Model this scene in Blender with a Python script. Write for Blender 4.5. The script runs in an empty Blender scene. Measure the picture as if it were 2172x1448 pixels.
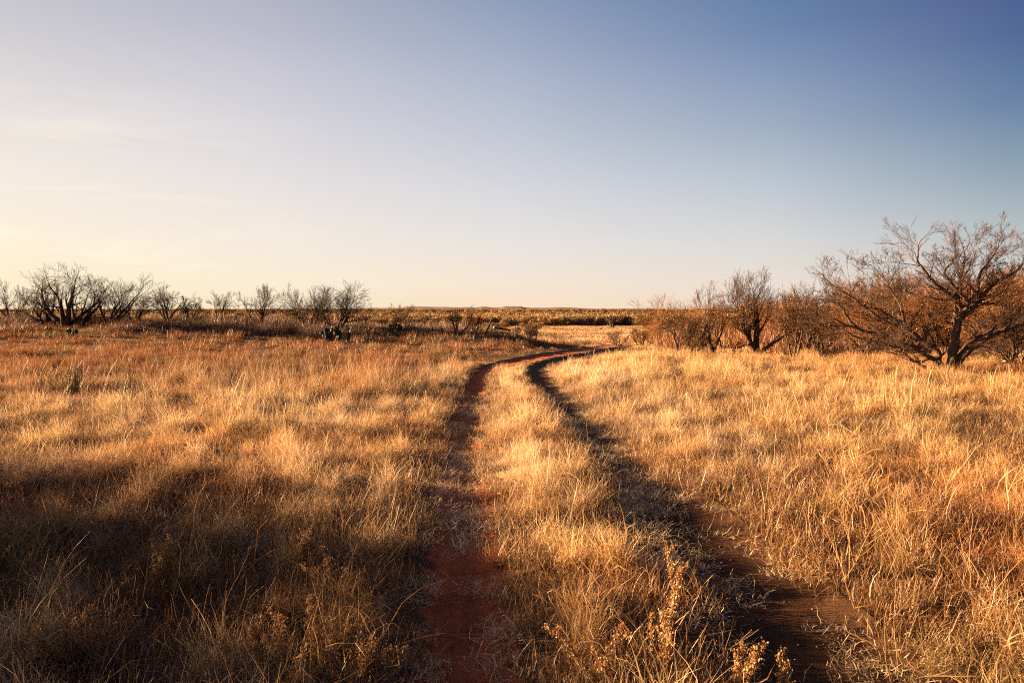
import bpy, math, random
import numpy as np
from mathutils import Vector, Matrix

# ------------------------------------------------------------------ camera, sky, sun, exposure
scene = bpy.context.scene
COL = scene.collection
R = math.radians
CAM_H, FPX, PITCH = 1.7, 2172 * 26 / 36, math.atan(67 / (2172 * 26 / 36))
cam = bpy.data.cameras.new('camera')
cam.lens, cam.sensor_width = 26, 36
cam.clip_start, cam.clip_end = 0.05, 30000
cam_o = bpy.data.objects.new('camera', cam)
COL.objects.link(cam_o)
cam_o.location = (0, 0, CAM_H)
cam_o.rotation_euler = (math.pi / 2 - PITCH, 0, 0)
scene.camera = cam_o

SUN_AZ, SUN_EL = R(-77), R(9.5)
world = bpy.data.worlds.new("World")
scene.world = world
world.use_nodes = True
wn, wl = world.node_tree.nodes, world.node_tree.links
wn.clear()
w_out = wn.new('ShaderNodeOutputWorld')
w_bg = wn.new('ShaderNodeBackground')
sky = wn.new('ShaderNodeTexSky')
sky.sky_type = 'NISHITA'
sky.sun_disc = False
sky.sun_elevation = SUN_EL
sky.sun_rotation = SUN_AZ
sky.air_density, sky.dust_density, sky.ozone_density = 1.0, 1.2, 1.6
EXPO = 2.7
w_bg.inputs[1].default_value = 0.1
# the clear winter sky: colour by azimuth (degrees from straight ahead) and height above the horizon
SKY_X = [0, 540, 1086, 1630, 2160]
SKY_Y = [18, 160, 310, 450, 550, 620, 655]
SKY_C = [[(199, 198, 205), (180, 181, 198), (141, 158, 186), (94, 123, 166), (74, 92, 143)],
         [(224, 216, 216), (205, 203, 213), (172, 181, 203), (133, 153, 185), (82, 112, 158)],
         [(240, 231, 224), (224, 219, 222), (199, 203, 214), (167, 181, 198), (126, 150, 172)],
         [(250, 238, 220), (240, 231, 225), (224, 222, 225), (205, 211, 217), (165, 181, 190)],
         [(254, 239, 214), (248, 236, 218), (238, 230, 222), (226, 221, 217), (205, 205, 200)],
         [(254, 236, 200), (253, 238, 210), (250, 230, 208), (240, 224, 208), (225, 212, 198)],
         [(252, 228, 188), (253, 232, 198), (253, 226, 196), (244, 222, 200), (230, 212, 192)]]
def s2l(c):
    c = np.asarray(c, float) / 255
    return np.where(c <= 0.04045, c / 12.92, ((c + 0.055) / 1.055) ** 2.4)
ELS = [0.0, 2.0, 5.0, 9.0, 13.0, 17.0, 19.5, 22.5, 31.0, 48.0, 80.0]
AZS = [math.degrees(math.atan((x - 1086) / FPX)) for x in SKY_X]
def sky_col(az_k, el):
    r = math.hypot(FPX, SKY_X[az_k] - 1086)
    els = [math.degrees(math.atan((657 - y) / r)) for y in SKY_Y][::-1]
    cols = np.array([s2l(SKY_C[i][az_k]) for i in range(len(SKY_Y))])[::-1]
    if el <= els[-1]:
        return np.array([np.interp(el, els, cols[:, q]) for q in range(3)])
    t = min(1.0, (el - els[-1]) / 42)
    return cols[-1] * (1 - t) + s2l((36, 46, 84)) * t
tc = wn.new('ShaderNodeTexCoord'); sxyz = wn.new('ShaderNodeSeparateXYZ'); wl.new(tc.outputs['Generated'], sxyz.inputs[0])
at2 = wn.new('ShaderNodeMath'); at2.operation = 'ARCTAN2'; wl.new(sxyz.outputs['X'], at2.inputs[0]); wl.new(sxyz.outputs['Y'], at2.inputs[1])
mfac = wn.new('ShaderNodeMath'); mfac.operation = 'MULTIPLY_ADD'; mfac.inputs[1].default_value = 1 / (2 * math.pi); mfac.inputs[2].default_value = 0.5
wl.new(at2.outputs[0], mfac.inputs[0])
asn = wn.new('ShaderNodeMath'); asn.operation = 'ARCSINE'; wl.new(sxyz.outputs['Z'], asn.inputs[0])
cur = None
for i, el in enumerate(ELS):
    rp = wn.new('ShaderNodeValToRGB'); rp.color_ramp.interpolation = 'B_SPLINE' if False else 'LINEAR'
    back = sky_col(4, el) * 0.5
    stops = [(-180, back), (-110, sky_col(1, el)), (-62, np.minimum(sky_col(0, el) * 1.15, 1.3))] + [(a, sky_col(k, el)) for k, a in enumerate(AZS)] + [(80, back), (180, back)]
    e_ = rp.color_ramp.elements
    while len(e_) < len(stops): e_.new(0.5)
    for e, (a, c) in zip(e_, stops):
        e.position = a / 360 + 0.5; e.color = (*[float(v) for v in c], 1)
    wl.new(mfac.outputs[0], rp.inputs[0])
    if cur is None: cur = rp.outputs[0]; continue
    mr_ = wn.new('ShaderNodeMapRange'); mr_.inputs['From Min'].default_value = R(ELS[i - 1]); mr_.inputs['From Max'].default_value = R(el)
    wl.new(asn.outputs[0], mr_.inputs['Value'])
    mx_ = wn.new('ShaderNodeMix'); mx_.data_type = 'RGBA'
    wl.new(mr_.outputs[0], mx_.inputs[0]); wl.new(cur, mx_.inputs[6]); wl.new(rp.outputs[0], mx_.inputs[7]); cur = mx_.outputs[2]
wv = wn.new('ShaderNodeMapping'); wv.inputs['Scale'].default_value = (2.2, 2.2, 16); wv.inputs['Rotation'].default_value = (0.0, 0.25, 0.1)
wl.new(tc.outputs['Generated'], wv.inputs[0])
wz = wn.new('ShaderNodeTexNoise'); wz.inputs['Scale'].default_value = 1.6; wz.inputs['Detail'].default_value = 7; wz.inputs['Roughness'].default_value = 0.62; wz.inputs['Distortion'].default_value = 0.6
wl.new(wv.outputs[0], wz.inputs['Vector'])
wr = wn.new('ShaderNodeMapRange'); wr.inputs['From Min'].default_value = 0.5; wr.inputs['From Max'].default_value = 0.72; wl.new(wz.outputs[0], wr.inputs['Value'])
wa = wn.new('ShaderNodeMapRange'); wa.inputs['From Min'].default_value = 0.5 - 12 / 360; wa.inputs['From Max'].default_value = 0.5 - 32 / 360; wl.new(mfac.outputs[0], wa.inputs['Value'])
we = wn.new('ShaderNodeMapRange'); we.inputs['From Min'].default_value = R(16); we.inputs['From Max'].default_value = R(6); wl.new(asn.outputs[0], we.inputs['Value'])
wm = wn.new('ShaderNodeMath'); wm.operation = 'MULTIPLY'; wl.new(wr.outputs[0], wm.inputs[0]); wl.new(wa.outputs[0], wm.inputs[1])
wm2 = wn.new('ShaderNodeMath'); wm2.operation = 'MULTIPLY'; wl.new(wm.outputs[0], wm2.inputs[0]); wl.new(we.outputs[0], wm2.inputs[1])
wm3 = wn.new('ShaderNodeMath'); wm3.operation = 'MULTIPLY'; wm3.inputs[1].default_value = 0.95; wl.new(wm2.outputs[0], wm3.inputs[0])
wx = wn.new('ShaderNodeMix'); wx.data_type = 'RGBA'; wl.new(wm3.outputs[0], wx.inputs[0]); wl.new(cur, wx.inputs[6]); wx.inputs[7].default_value = (1.08, 0.95, 0.76, 1); cur = wx.outputs[2]
SKY_GRAD = 0.97
k_ = wn.new('ShaderNodeVectorMath'); k_.operation = 'SCALE'; k_.inputs['Scale'].default_value = SKY_GRAD / (2 ** EXPO * 0.1); wl.new(cur, k_.inputs[0])
k2_ = wn.new('ShaderNodeVectorMath'); k2_.operation = 'SCALE'; k2_.inputs['Scale'].default_value = 0.012; wl.new(sky.outputs[0], k2_.inputs[0])
ad_ = wn.new('ShaderNodeVectorMath'); ad_.operation = 'ADD'; wl.new(k_.outputs[0], ad_.inputs[0]); wl.new(k2_.outputs[0], ad_.inputs[1])
wl.new(ad_.outputs[0], w_bg.inputs[0])
wl.new(w_bg.outputs[0], w_out.inputs[0])

sun = bpy.data.lights.new('sun', 'SUN')
sun.energy, sun.angle, sun.color = 5.0, R(0.53), (1.0, 0.64, 0.31)
sun_o = bpy.data.objects.new('sun', sun)
COL.objects.link(sun_o)
SUNV = Vector((math.sin(SUN_AZ) * math.cos(SUN_EL), math.cos(SUN_AZ) * math.cos(SUN_EL), math.sin(SUN_EL)))
sun_o.rotation_euler = SUNV.to_track_quat('Z', 'Y').to_euler()
sun_o.location = (-30, 10, 20)

scene.view_settings.view_transform = 'Standard'
scene.view_settings.look = 'None'
scene.view_settings.gamma = 1.0
scene.view_settings.exposure = EXPO
scene.render.engine = 'CYCLES'
cy = scene.cycles
cy.max_bounces, cy.diffuse_bounces, cy.glossy_bounces, cy.transmission_bounces = 4, 2, 1, 2
cy.use_denoising = False
cy.pixel_filter_type, cy.filter_width = 'BLACKMAN_HARRIS', 1.1
cy.caustics_reflective = cy.caustics_refractive = False

# ------------------------------------------------------------------ helpers
def tag(o, label=None, cat=None, group=None, kind=None):
    if label: o['label'] = label
    if cat: o['category'] = cat
    if group: o['group'] = group
    if kind: o['kind'] = kind
    return o

def empty(name, loc, rz=0.0):
    o = bpy.data.objects.new(name, None)
    COL.objects.link(o)
    o.location = loc
    o.rotation_euler = (0, 0, rz)
    o.empty_display_size = 0.2
    return o

def mesh_obj(name, v, f, mat, parent=None, smooth=True, link=True):
    """v (N,3) array, f list of arrays (M,k)"""
    me = bpy.data.meshes.new(name)
    v = np.asarray(v, np.float32)
    fs = [np.asarray(a, np.int32) for a in f if len(a)]
    loops = np.concatenate([a.ravel() for a in fs])
    sizes = np.concatenate([np.full(len(a), a.shape[1], np.int32) for a in fs])
    starts = np.concatenate([[0], np.cumsum(sizes)[:-1]]).astype(np.int32)
    me.vertices.add(len(v)); me.vertices.foreach_set('co', v.ravel())
    me.loops.add(len(loops)); me.loops.foreach_set('vertex_index', loops)
    me.polygons.add(len(sizes)); me.polygons.foreach_set('loop_start', starts)
    me.polygons.foreach_set('use_smooth', np.full(len(sizes), smooth))
    me.update(calc_edges=True)
    if mat: me.materials.append(mat)
    o = bpy.data.objects.new(name, me)
    if link: COL.objects.link(o)
    if parent: o.parent = parent
    return o

def hash2(ix, iy, seed):
    h = (ix.astype(np.int64) * 374761393 + iy.astype(np.int64) * 668265263 + seed * 974634777) & 0x7fffffff
    h = ((h ^ (h >> 13)) * 1274126177) & 0x7fffffff
    h = (h ^ (h >> 16)) & 0xffffff
    return h / float(0xffffff)

def vnoise(x, y, seed=0):
    x = np.asarray(x, float); y = np.asarray(y, float)
    ix, iy = np.floor(x), np.floor(y)
    fx, fy = x - ix, y - iy
    fx = fx * fx * (3 - 2 * fx); fy = fy * fy * (3 - 2 * fy)
    a, b = hash2(ix, iy, seed), hash2(ix + 1, iy, seed)
    c, d = hash2(ix, iy + 1, seed), hash2(ix + 1, iy + 1, seed)
    return (a + (b - a) * fx) * (1 - fy) + (c + (d - c) * fx) * fy

def fbm(x, y, seed=0, octv=4):
    s, a, t = 0, 1, 0
    for k in range(octv):
        s = s + a * vnoise(x * 2 ** k + 17.3 * k, y * 2 ** k - 9.1 * k, seed + k)
        t += a; a *= 0.5
    return s / t

def sstep(a, b, x):
    t = np.clip((x - a) / (b - a), 0, 1)
    return t * t * (3 - 2 * t)

# ------------------------------------------------------------------ terrain
def terr(x, y):
    x = np.asarray(x, float); y = np.asarray(y, float)
    z = -4.5 * sstep(15, 145, y)
    ridge = (1.12 + 0.55 * sstep(-9, -22, x)) * np.exp(-((y - 51) / np.where(y < 51, 14.0, 19.0)) ** 2) / (1 + np.exp((x - 0.6) / 0.9))
    z = z + ridge
    z = z + 0.10 * (fbm(x / 3.1, y / 3.1, 5, 3) - 0.5) * sstep(2, 8, np.abs(x)) + 0.5 * (fbm(x / 23, y / 23, 9, 2) - 0.5) * sstep(12, 40, np.hypot(x, y))
    z = z + 0.9 * (fbm(x / 140, y / 140, 19, 2) - 0.5) * sstep(150, 300, y)
    return z

cp, sp = math.cos(PITCH), math.sin(PITCH)
def ray(px, py):
    a, b = (px - 1086) / FPX, (724 - py) / FPX
    return np.array([a, cp + b * sp, -sp + b * cp])

YS = np.geomspace(1.5, 6000, 5000)
def ground_at(px, py):
    d = ray(px, py)
    t = YS / d[1]
    z = CAM_H + d[2] * t - terr(d[0] * t, YS)
    k = np.argmax(z < 0)
    if k == 0: k = len(YS) - 1
    return float(d[0] * t[k]), float(YS[k])

def at_dist(px, Y):
    """ground point in the direction of column px, Y metres ahead"""
    x = (px - 1086) / FPX * Y / (cp + 0.02 * sp)
    return float(x), float(Y)

# the two wheel ruts: where each one's edges run
RUT = [(1448, 848, 1140, 1530, 2040), (1300, 862, 1128, 1438, 1850), (1200, 880, 1105, 1380, 1715), (1100, 895, 1078, 1322, 1575),
       (1000, 908, 1043, 1258, 1428), (950, 922, 1035, 1222, 1360), (900, 942, 1030, 1188, 1295), (850, 958, 1037, 1147, 1236),
       (800, 992, 1044, 1115, 1180), (780, 1014, 1064, 1114, 1172), (768, 1052, 1114, 1132, 1196), (757, 1110, 1178, 1188, 1248),
       (748, 1172, 1232, 1242, 1292), (740, 1225, 1275, 1284, 1320)]
_ry, _re = [], []
for r_ in RUT:
    pts = [ground_at(c, r_[0]) for c in r_[1:]]
    yy = float(np.mean([p[1] for p in pts]))
    _ry.append(yy); _re.append([(c - 1086) / FPX * yy * 1.0 for c in r_[1:]])
_ry = np.array(_ry); _re = np.array(_re)
_fy = np.linspace(-6, 75, 1621)
_fe = []
for k in range(4):
    s0 = (_re[2, k] - _re[0, k]) / (_ry[2] - _ry[0])
    yk = np.concatenate([[-8], _ry, [80]])
    base = _re[0, k] + (0.25 * s0) * (-8 - _ry[0])
    sl = (_re[-1, k] - _re[-3, k]) / (_ry[-1] - _ry[-3])
    ek = np.concatenate([[base], _re[:, k], [_re[-1, k] + sl * (80 - _ry[-1])]])
    e = np.interp(_fy, yk, ek)
    w = 1 + _fy.clip(0, 60) * 0.02
    ker = np.exp(-(np.arange(-30, 31) / 14.0) ** 2); ker /= ker.sum()
    e = np.convolve(np.pad(e, 30, mode='edge'), ker, 'valid')
    _fe.append(e)
_fe = np.array(_fe)
ROAD_END = 62.0
def rut_edges(y):
    return [np.interp(y, _fy, _fe[k]) for k in range(4)]

def rut_depth(x, y):
    """0 outside, 1 in the middle of a rut"""
    a, b, c, d = rut_edges(y)
    def prof(l, r):
        u = (x - l) / np.maximum(r - l, 0.05)
        return np.clip(1 - (2 * u - 1) ** 2, 0, 1) ** 1.25
    return np.maximum(prof(a, b), prof(c, d)) * sstep(ROAD_END, ROAD_END - 15, y)

def gz(x, y):
    return terr(x, y) - 0.07 * rut_depth(x, y) * (0.8 + 0.4 * vnoise(np.asarray(x) * 2, np.asarray(y) * 1.1, 3))

# ------------------------------------------------------------------ materials
def mat_new(name):
    m = bpy.data.materials.new(name); m.use_nodes = True
    n, l = m.node_tree.nodes, m.node_tree.links
    n.clear()
    out = n.new('ShaderNodeOutputMaterial')
    return m, n, l, out

def noise_node(n, l, scale, detail=5, rough=0.6, coord='Object', dist=0.0, vec=None):
    t = n.new('ShaderNodeTexNoise')
    t.inputs['Scale'].default_value = scale; t.inputs['Detail'].default_value = detail
    t.inputs['Roughness'].default_value = rough; t.inputs['Distortion'].default_value = dist
    if vec is None:
        c = n.new('ShaderNodeTexCoord'); vec = c.outputs[coord]
    l.new(vec, t.inputs['Vector'])
    return t

def ramp(n, l, fac, stops):
    r = n.new('ShaderNodeValToRGB')
    el = r.color_ramp.elements
    while len(el) < len(stops): el.new(0.5)
    for e, (p, c) in zip(el, stops):
        e.position = p; e.color = (*c, 1)
    l.new(fac, r.inputs[0])
    return r

def mat_soft(name, c1, c2, scale=8.0, rough=0.9, bump=0.3, bscale=30.0, stretch=None):
    m, n, l, out = mat_new(name)
    b = n.new('ShaderNodeBsdfPrincipled')
    vec = None
    if stretch:
        c = n.new('ShaderNodeTexCoord'); mp = n.new('ShaderNodeMapping'); mp.inputs['Scale'].default_value = stretch
        l.new(c.outputs['Object'], mp.inputs[0]); vec = mp.outputs[0]
    t = noise_node(n, l, scale, vec=vec)
    r = ramp(n, l, t.outputs[0], [(0.3, c1), (0.7, c2)])
    l.new(r.outputs[0], b.inputs['Base Color'])
    b.inputs['Roughness'].default_value = rough
    b.inputs['Specular IOR Level'].default_value = 0.25
    if bump:
        t2 = noise_node(n, l, bscale, vec=vec)
        bp = n.new('ShaderNodeBump'); bp.inputs['Strength'].default_value = bump; bp.inputs['Distance'].default_value = 0.02
        l.new(t2.outputs[0], bp.inputs['Height']); l.new(bp.outputs[0], b.inputs['Normal'])
    l.new(b.outputs[0], out.inputs[0])
    return m

def mat_blade(name, trans=0.35, inst=True, col=(0.3, 0.2, 0.1), rough=0.5, var=0.35):
    """thin plant matter: colour from the instance attribute gcol, varied blade by blade"""
    m, n, l, out = mat_new(name)
    if inst:
        a = n.new('ShaderNodeAttribute'); a.attribute_type = 'INSTANCER'; a.attribute_name = 'gcol'
        csrc = a.outputs['Color']
    else:
        rg = n.new('ShaderNodeRGB'); rg.outputs[0].default_value = (*col, 1); csrc = rg.outputs[0]
    bv = n.new('ShaderNodeAttribute'); bv.attribute_type = 'GEOMETRY'; bv.attribute_name = 'bv'
    mr = n.new('ShaderNodeMapRange'); mr.inputs['To Min'].default_value = 1 - var; mr.inputs['To Max'].default_value = 1 + var
    l.new(bv.outputs['Fac'], mr.inputs['Value'])
    hs = n.new('ShaderNodeHueSaturation')
    l.new(csrc, hs.inputs['Color']); l.new(mr.outputs[0], hs.inputs['Value'])
    mh = n.new('ShaderNodeMapRange'); mh.inputs['To Min'].default_value = 1.15; mh.inputs['To Max'].default_value = 0.8
    l.new(bv.outputs['Fac'], mh.inputs['Value']); l.new(mh.outputs[0], hs.inputs['Saturation'])
    d = n.new('ShaderNodeBsdfDiffuse'); t = n.new('ShaderNodeBsdfTranslucent')
    l.new(hs.outputs[0], d.inputs[0]); l.new(hs.outputs[0], t.inputs[0])
    mx = n.new('ShaderNodeMixShader'); mx.inputs[0].default_value = trans
    l.new(d.outputs[0], mx.inputs[1]); l.new(t.outputs[0], mx.inputs[2])
    g = n.new('ShaderNodeBsdfGlossy'); g.inputs['Roughness'].default_value = rough
    mx2 = n.new('ShaderNodeMixShader'); mx2.inputs[0].default_value = 0.05
    l.new(mx.outputs[0], mx2.inputs[1]); l.new(g.outputs[0], mx2.inputs[2])
    l.new(mx2.outputs[0], out.inputs[0])
    return m

M_GRASS = mat_blade('dry_grass_blades', 0.36)
M_BRUSHI = mat_blade('brush_twigs', 0.15, var=0.4)
M_BARK = mat_soft('mesquite_bark', (0.055, 0.034, 0.024), (0.15, 0.095, 0.065), 14, 0.95, 0.8, 45, (1, 1, 0.25))
M_TWIG = mat_soft('twig_bark', (0.060, 0.034, 0.024), (0.14, 0.080, 0.053), 5, 0.9, 0.0)
M_DARKTWIG = mat_soft('dark_twig_bark', (0.040, 0.027, 0.020), (0.095, 0.058, 0.040), 5, 0.9, 0.0)
M_RUSTTWIG = mat_soft('rust_twig_bark', (0.14, 0.058, 0.024), (0.27, 0.115, 0.045), 5, 0.9, 0.0)
M_LEAF = mat_blade('dry_leaves', 0.4, False, (0.42, 0.23, 0.05))
M_CACTUS = mat_soft('cactus_skin', (0.026, 0.034, 0.020), (0.058, 0.068, 0.036), 9, 0.55, 0.3, 60)
M_YUCCA = mat_blade('yucca_leaf', 0.15, False, (0.085, 0.066, 0.034))
M_SEED = mat_blade('seed_heads', 0.3, False, (0.36, 0.19, 0.065))
M_STALK = mat_soft('dry_stalk', (0.20, 0.115, 0.055), (0.36, 0.22, 0.11), 20, 0.85, 0.0)

# ------------------------------------------------------------------ ground sheet and the two-track
def build_ground():
    ys = list(np.arange(-5, 2.4, 0.12))
    while ys[-1] < 11000:
        y = ys[-1]; ys.append(y + max(0.035, abs(y) * 0.0105 if y < 150 else y * 0.03))
    ys = np.array(ys)
    a, b, c, d = rut_edges(ys)
    far = sstep(58, 75, ys)
    def seg(l, r, n, end=False):
        u = np.linspace(0, 1, n + 1)
        if not end: u = u[:-1]
        return l[:, None] + (r - l)[:, None] * u[None, :]
    W = np.maximum(26.0, ys * 1.5)
    uo = np.linspace(0, 1, 91) ** 2.2
    leftc = a[:, None] - (uo[::-1][None, :-1]) * W[:, None]
    rightc = d[:, None] + (uo[None, :]) * W[:, None]
    X = np.concatenate([leftc, seg(a, b, 12), seg(b, c, 16), seg(c, d, 14), rightc], axis=1)
    ncol = X.shape[1]; nrow = len(ys)
    iL0 = 90; iL1 = iL0 + 12; iR0 = iL1 + 16; iR1 = iR0 + 14
    Y = np.repeat(ys[:, None], ncol, 1)
    Z = gz(X, Y)
    det = (fbm(X * 5, Y * 5, 31, 3) - 0.5) * 0.03 * sstep(25, 8, Y)
    Z = Z + det
    V = np.stack([X, Y, Z], -1).reshape(-1, 3)
    idx = np.arange(nrow * ncol).reshape(nrow, ncol)
    F = np.stack([idx[:-1, :-1], idx[:-1, 1:], idx[1:, 1:], idx[1:, :-1]], -1)
    m, n, l, out = mat_new('prairie_soil')
    bs = n.new('ShaderNodeBsdfPrincipled'); bs.inputs['Roughness'].default_value = 0.97; bs.inputs['Specular IOR Level'].default_value = 0.1
    t1 = noise_node(n, l, 1.7, 8, 0.65); t2 = noise_node(n, l, 24, 5, 0.7); t3 = noise_node(n, l, 0.045, 6, 0.6)
    near = ramp(n, l, t1.outputs[0], [(0.30, (0.075, 0.036, 0.018)), (0.55, (0.13, 0.060, 0.028)), (0.75, (0.20, 0.115, 0.05))])
    far_ = ramp(n, l, t3.outputs[0], [(0.35, (0.24, 0.125, 0.045)), (0.5, (0.36, 0.21, 0.085)), (0.66, (0.30, 0.135, 0.045))])
    geo = n.new('ShaderNodeNewGeometry'); sx = n.new('ShaderNodeSeparateXYZ'); l.new(geo.outputs['Position'], sx.inputs[0])
    mr = n.new('ShaderNodeMapRange'); mr.inputs['From Min'].default_value = 60; mr.inputs['From Max'].default_value = 130
    l.new(sx.outputs['Y'], mr.inputs['Value'])
    mix = n.new('ShaderNodeMix'); mix.data_type = 'RGBA'
    l.new(mr.outputs[0], mix.inputs[0]); l.new(near.outputs[0], mix.inputs[6]); l.new(far_.outputs[0], mix.inputs[7])
    mul = n.new('ShaderNodeMix'); mul.data_type = 'RGBA'; mul.blend_type = 'MULTIPLY'; mul.inputs[0].default_value = 0.6
    r2 = ramp(n, l, t2.outputs[0], [(0.3, (0.55, 0.5, 0.45)), (0.7, (1.2, 1.2, 1.2))])
    l.new(mix.outputs[2], mul.inputs[6]); l.new(r2.outputs[0], mul.inputs[7]); l.new(mul.outputs[2], bs.inputs['Base Color'])
    bp = n.new('ShaderNodeBump'); bp.inputs['Strength'].default_value = 0.6; bp.inputs['Distance'].default_value = 0.03
    l.new(t2.outputs[0], bp.inputs['Height']); l.new(bp.outputs[0], bs.inputs['Normal'])
    l.new(bs.outputs[0], out.inputs[0])
    g = mesh_obj('ground', V, [F.reshape(-1, 4)], m)
    tag(g, 'gently rolling prairie ground under the dry grass', kind='structure')
    # the track: two sheets of bare soil lying a few millimetres above the ground sheet
    slots = []
    for dname, dc in (('red_dirt', [(0.30, 0.062, 0.020), (0.46, 0.105, 0.033), (0.56, 0.155, 0.052)]), ('shaded_brown_dirt', [(0.035, 0.016, 0.009), (0.065, 0.026, 0.013), (0.10, 0.042, 0.020)])):  # right rut: brown soil, darkened further to carry the middle strip's shadow
        m, n, l, out = mat_new(dname)
        bs = n.new('ShaderNodeBsdfPrincipled'); bs.inputs['Roughness'].default_value = 0.95; bs.inputs['Specular IOR Level'].default_value = 0.15
        t1 = noise_node(n, l, 2.6, 8, 0.65, dist=0.4); t2 = noise_node(n, l, 60, 6, 0.75); t3 = noise_node(n, l, 9, 5, 0.6)
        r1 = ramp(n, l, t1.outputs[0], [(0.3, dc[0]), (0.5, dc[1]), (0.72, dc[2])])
        mul = n.new('ShaderNodeMix'); mul.data_type = 'RGBA'; mul.blend_type = 'MULTIPLY'; mul.inputs[0].default_value = 0.55
        r2 = ramp(n, l, t2.outputs[0], [(0.35, (0.6, 0.55, 0.5)), (0.65, (1.2, 1.2, 1.2))])
        tcs = n.new('ShaderNodeTexCoord'); mps = n.new('ShaderNodeMapping'); mps.inputs['Scale'].default_value = (9, 0.7, 1); l.new(tcs.outputs['Object'], mps.inputs[0])
        ts_ = noise_node(n, l, 1.0, 5, 0.6, vec=mps.outputs[0]); rs_ = ramp(n, l, ts_.outputs[0], [(0.35, (0.55, 0.55, 0.58)), (0.62, (1.15, 1.12, 1.08))])
        ms_ = n.new('ShaderNodeMix'); ms_.data_type = 'RGBA'; ms_.blend_type = 'MULTIPLY'; ms_.inputs[0].default_value = 0.8
        l.new(r1.outputs[0], ms_.inputs[6]); l.new(rs_.outputs[0], ms_.inputs[7])
        la = n.new('ShaderNodeAttribute'); la.attribute_type = 'GEOMETRY'; la.attribute_name = 'lat'
        te = noise_node(n, l, 7, 6, 0.7); ea = n.new('ShaderNodeMath'); ea.operation = 'MULTIPLY_ADD'; ea.inputs[1].default_value = 1.5
        l.new(te.outputs[0], ea.inputs[0]); l.new(la.outputs['Fac'], ea.inputs[2])
        em = n.new('ShaderNodeMapRange'); em.inputs['From Min'].default_value = 1.38; em.inputs['From Max'].default_value = 1.55; l.new(ea.outputs[0], em.inputs['Value'])
        tn = noise_node(n, l, 1.7, 8, 0.65); sn = ramp(n, l, tn.outputs[0], [(0.30, (0.055, 0.028, 0.015)), (0.55, (0.10, 0.048, 0.023)), (0.75, (0.16, 0.09, 0.04))])
        es = n.new('ShaderNodeMix'); es.data_type = 'RGBA'; l.new(em.outputs[0], es.inputs[0]); l.new(ms_.outputs[2], es.inputs[6]); l.new(sn.outputs[0], es.inputs[7])
        l.new(es.outputs[2], mul.inputs[6]); l.new(r2.outputs[0], mul.inputs[7]); l.new(mul.outputs[2], bs.inputs['Base Color'])
        ad = n.new('ShaderNodeMath'); ad.operation = 'ADD'; l.new(t2.outputs[0], ad.inputs[0]); l.new(t3.outputs[0], ad.inputs[1])
        bp = n.new('ShaderNodeBump'); bp.inputs['Strength'].default_value = 0.7; bp.inputs['Distance'].default_value = 0.025
        l.new(ad.outputs[0], bp.inputs['Height']); l.new(bp.outputs[0], bs.inputs['Normal'])
        l.new(bs.outputs[0], out.inputs[0])
        slots.append(m)
    rows = np.where(ys < ROAD_END)[0]
    vs, fs, off, lats = [], [], 0, []
    for c0, c1 in ((iL0, iL1), (iR0, iR1)):
        sub = idx[rows[0]:rows[-1] + 1, c0:c1 + 1]
        v = V[sub.ravel()].copy(); v[:, 2] += 0.004 + 0.0002 * v[:, 1].clip(0, 80)
        vs.append(v); lats.append(np.tile(np.abs(np.linspace(-1, 1, c1 - c0 + 1)), len(rows)))
        k = np.arange(sub.size).reshape(sub.shape) + off
        fs.append(np.stack([k[:-1, :-1], k[:-1, 1:], k[1:, 1:], k[1:, :-1]], -1).reshape(-1, 4)); off += sub.size
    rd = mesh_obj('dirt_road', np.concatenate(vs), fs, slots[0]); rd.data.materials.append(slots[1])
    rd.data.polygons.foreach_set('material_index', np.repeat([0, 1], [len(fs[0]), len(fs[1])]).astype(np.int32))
    at_ = rd.data.attributes.new('lat', 'FLOAT', 'POINT'); at_.data.foreach_set('value', np.concatenate(lats).astype(np.float32))
    tag(rd, 'two rutted red dirt wheel tracks curving away to the right', kind='structure')
build_ground()

# ------------------------------------------------------------------ ribbons (grass blades) and tufts
def ribbons(rng, n, rad, L, lean, curve, curl, width, S=5, base_z=-0.02, Lvar=0.35, tipw=0.15):
    r = rad * np.sqrt(rng.random(n)); ph0 = rng.random(n) * 2 * np.pi
    P = np.stack([r * np.cos(ph0), r * np.sin(ph0), np.full(n, base_z)], -1)
    phi = rng.random(n) * 2 * np.pi
    th = np.abs(rng.normal(0, lean, n))
    ln = L * (1 + Lvar * rng.normal(0, 1, n)).clip(0.25, 1.8)
    cv = rng.normal(curve, curve * 0.8 + 0.05, n)
    cl = rng.normal(0, curl, n)
    w = width * (0.6 + 0.8 * rng.random(n))
    side0 = rng.random(n) * np.pi
    V = np.zeros((n, S + 1, 2, 3))
    for k in range(S + 1):
        u = k / S
        d = np.stack([np.sin(th) * np.cos(phi), np.sin(th) * np.sin(phi), np.cos(th)], -1)
        sd = np.stack([np.cos(side0), np.sin(side0), np.zeros(n)], -1)
        sd = sd - d * (sd * d).sum(-1, keepdims=True)
        sd /= np.linalg.norm(sd, axis=-1, keepdims=True) + 1e-6
        ww = (w * (1 - (1 - tipw) * u ** 1.6))[:, None]
        V[:, k, 0] = P - sd * ww / 2; V[:, k, 1] = P + sd * ww / 2
        P = P + d * (ln / S)[:, None]
        P[:, 2] = np.maximum(P[:, 2], 0.004)
        th = th + cv / S * (0.4 + 1.2 * u); phi = phi + cl / S + rng.normal(0, curl * 0.35, n); side0 = side0 + cl / S
    V = V.reshape(-1, 3)
    i = (np.arange(n)[:, None] * (S + 1) + np.arange(S)[None]) * 2
    F = np.stack([i, i + 1, i + 3, i + 2], -1).reshape(-1, 4)
    bv = np.repeat(rng.random(n), (S + 1) * 2)
    return V, F, bv

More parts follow.
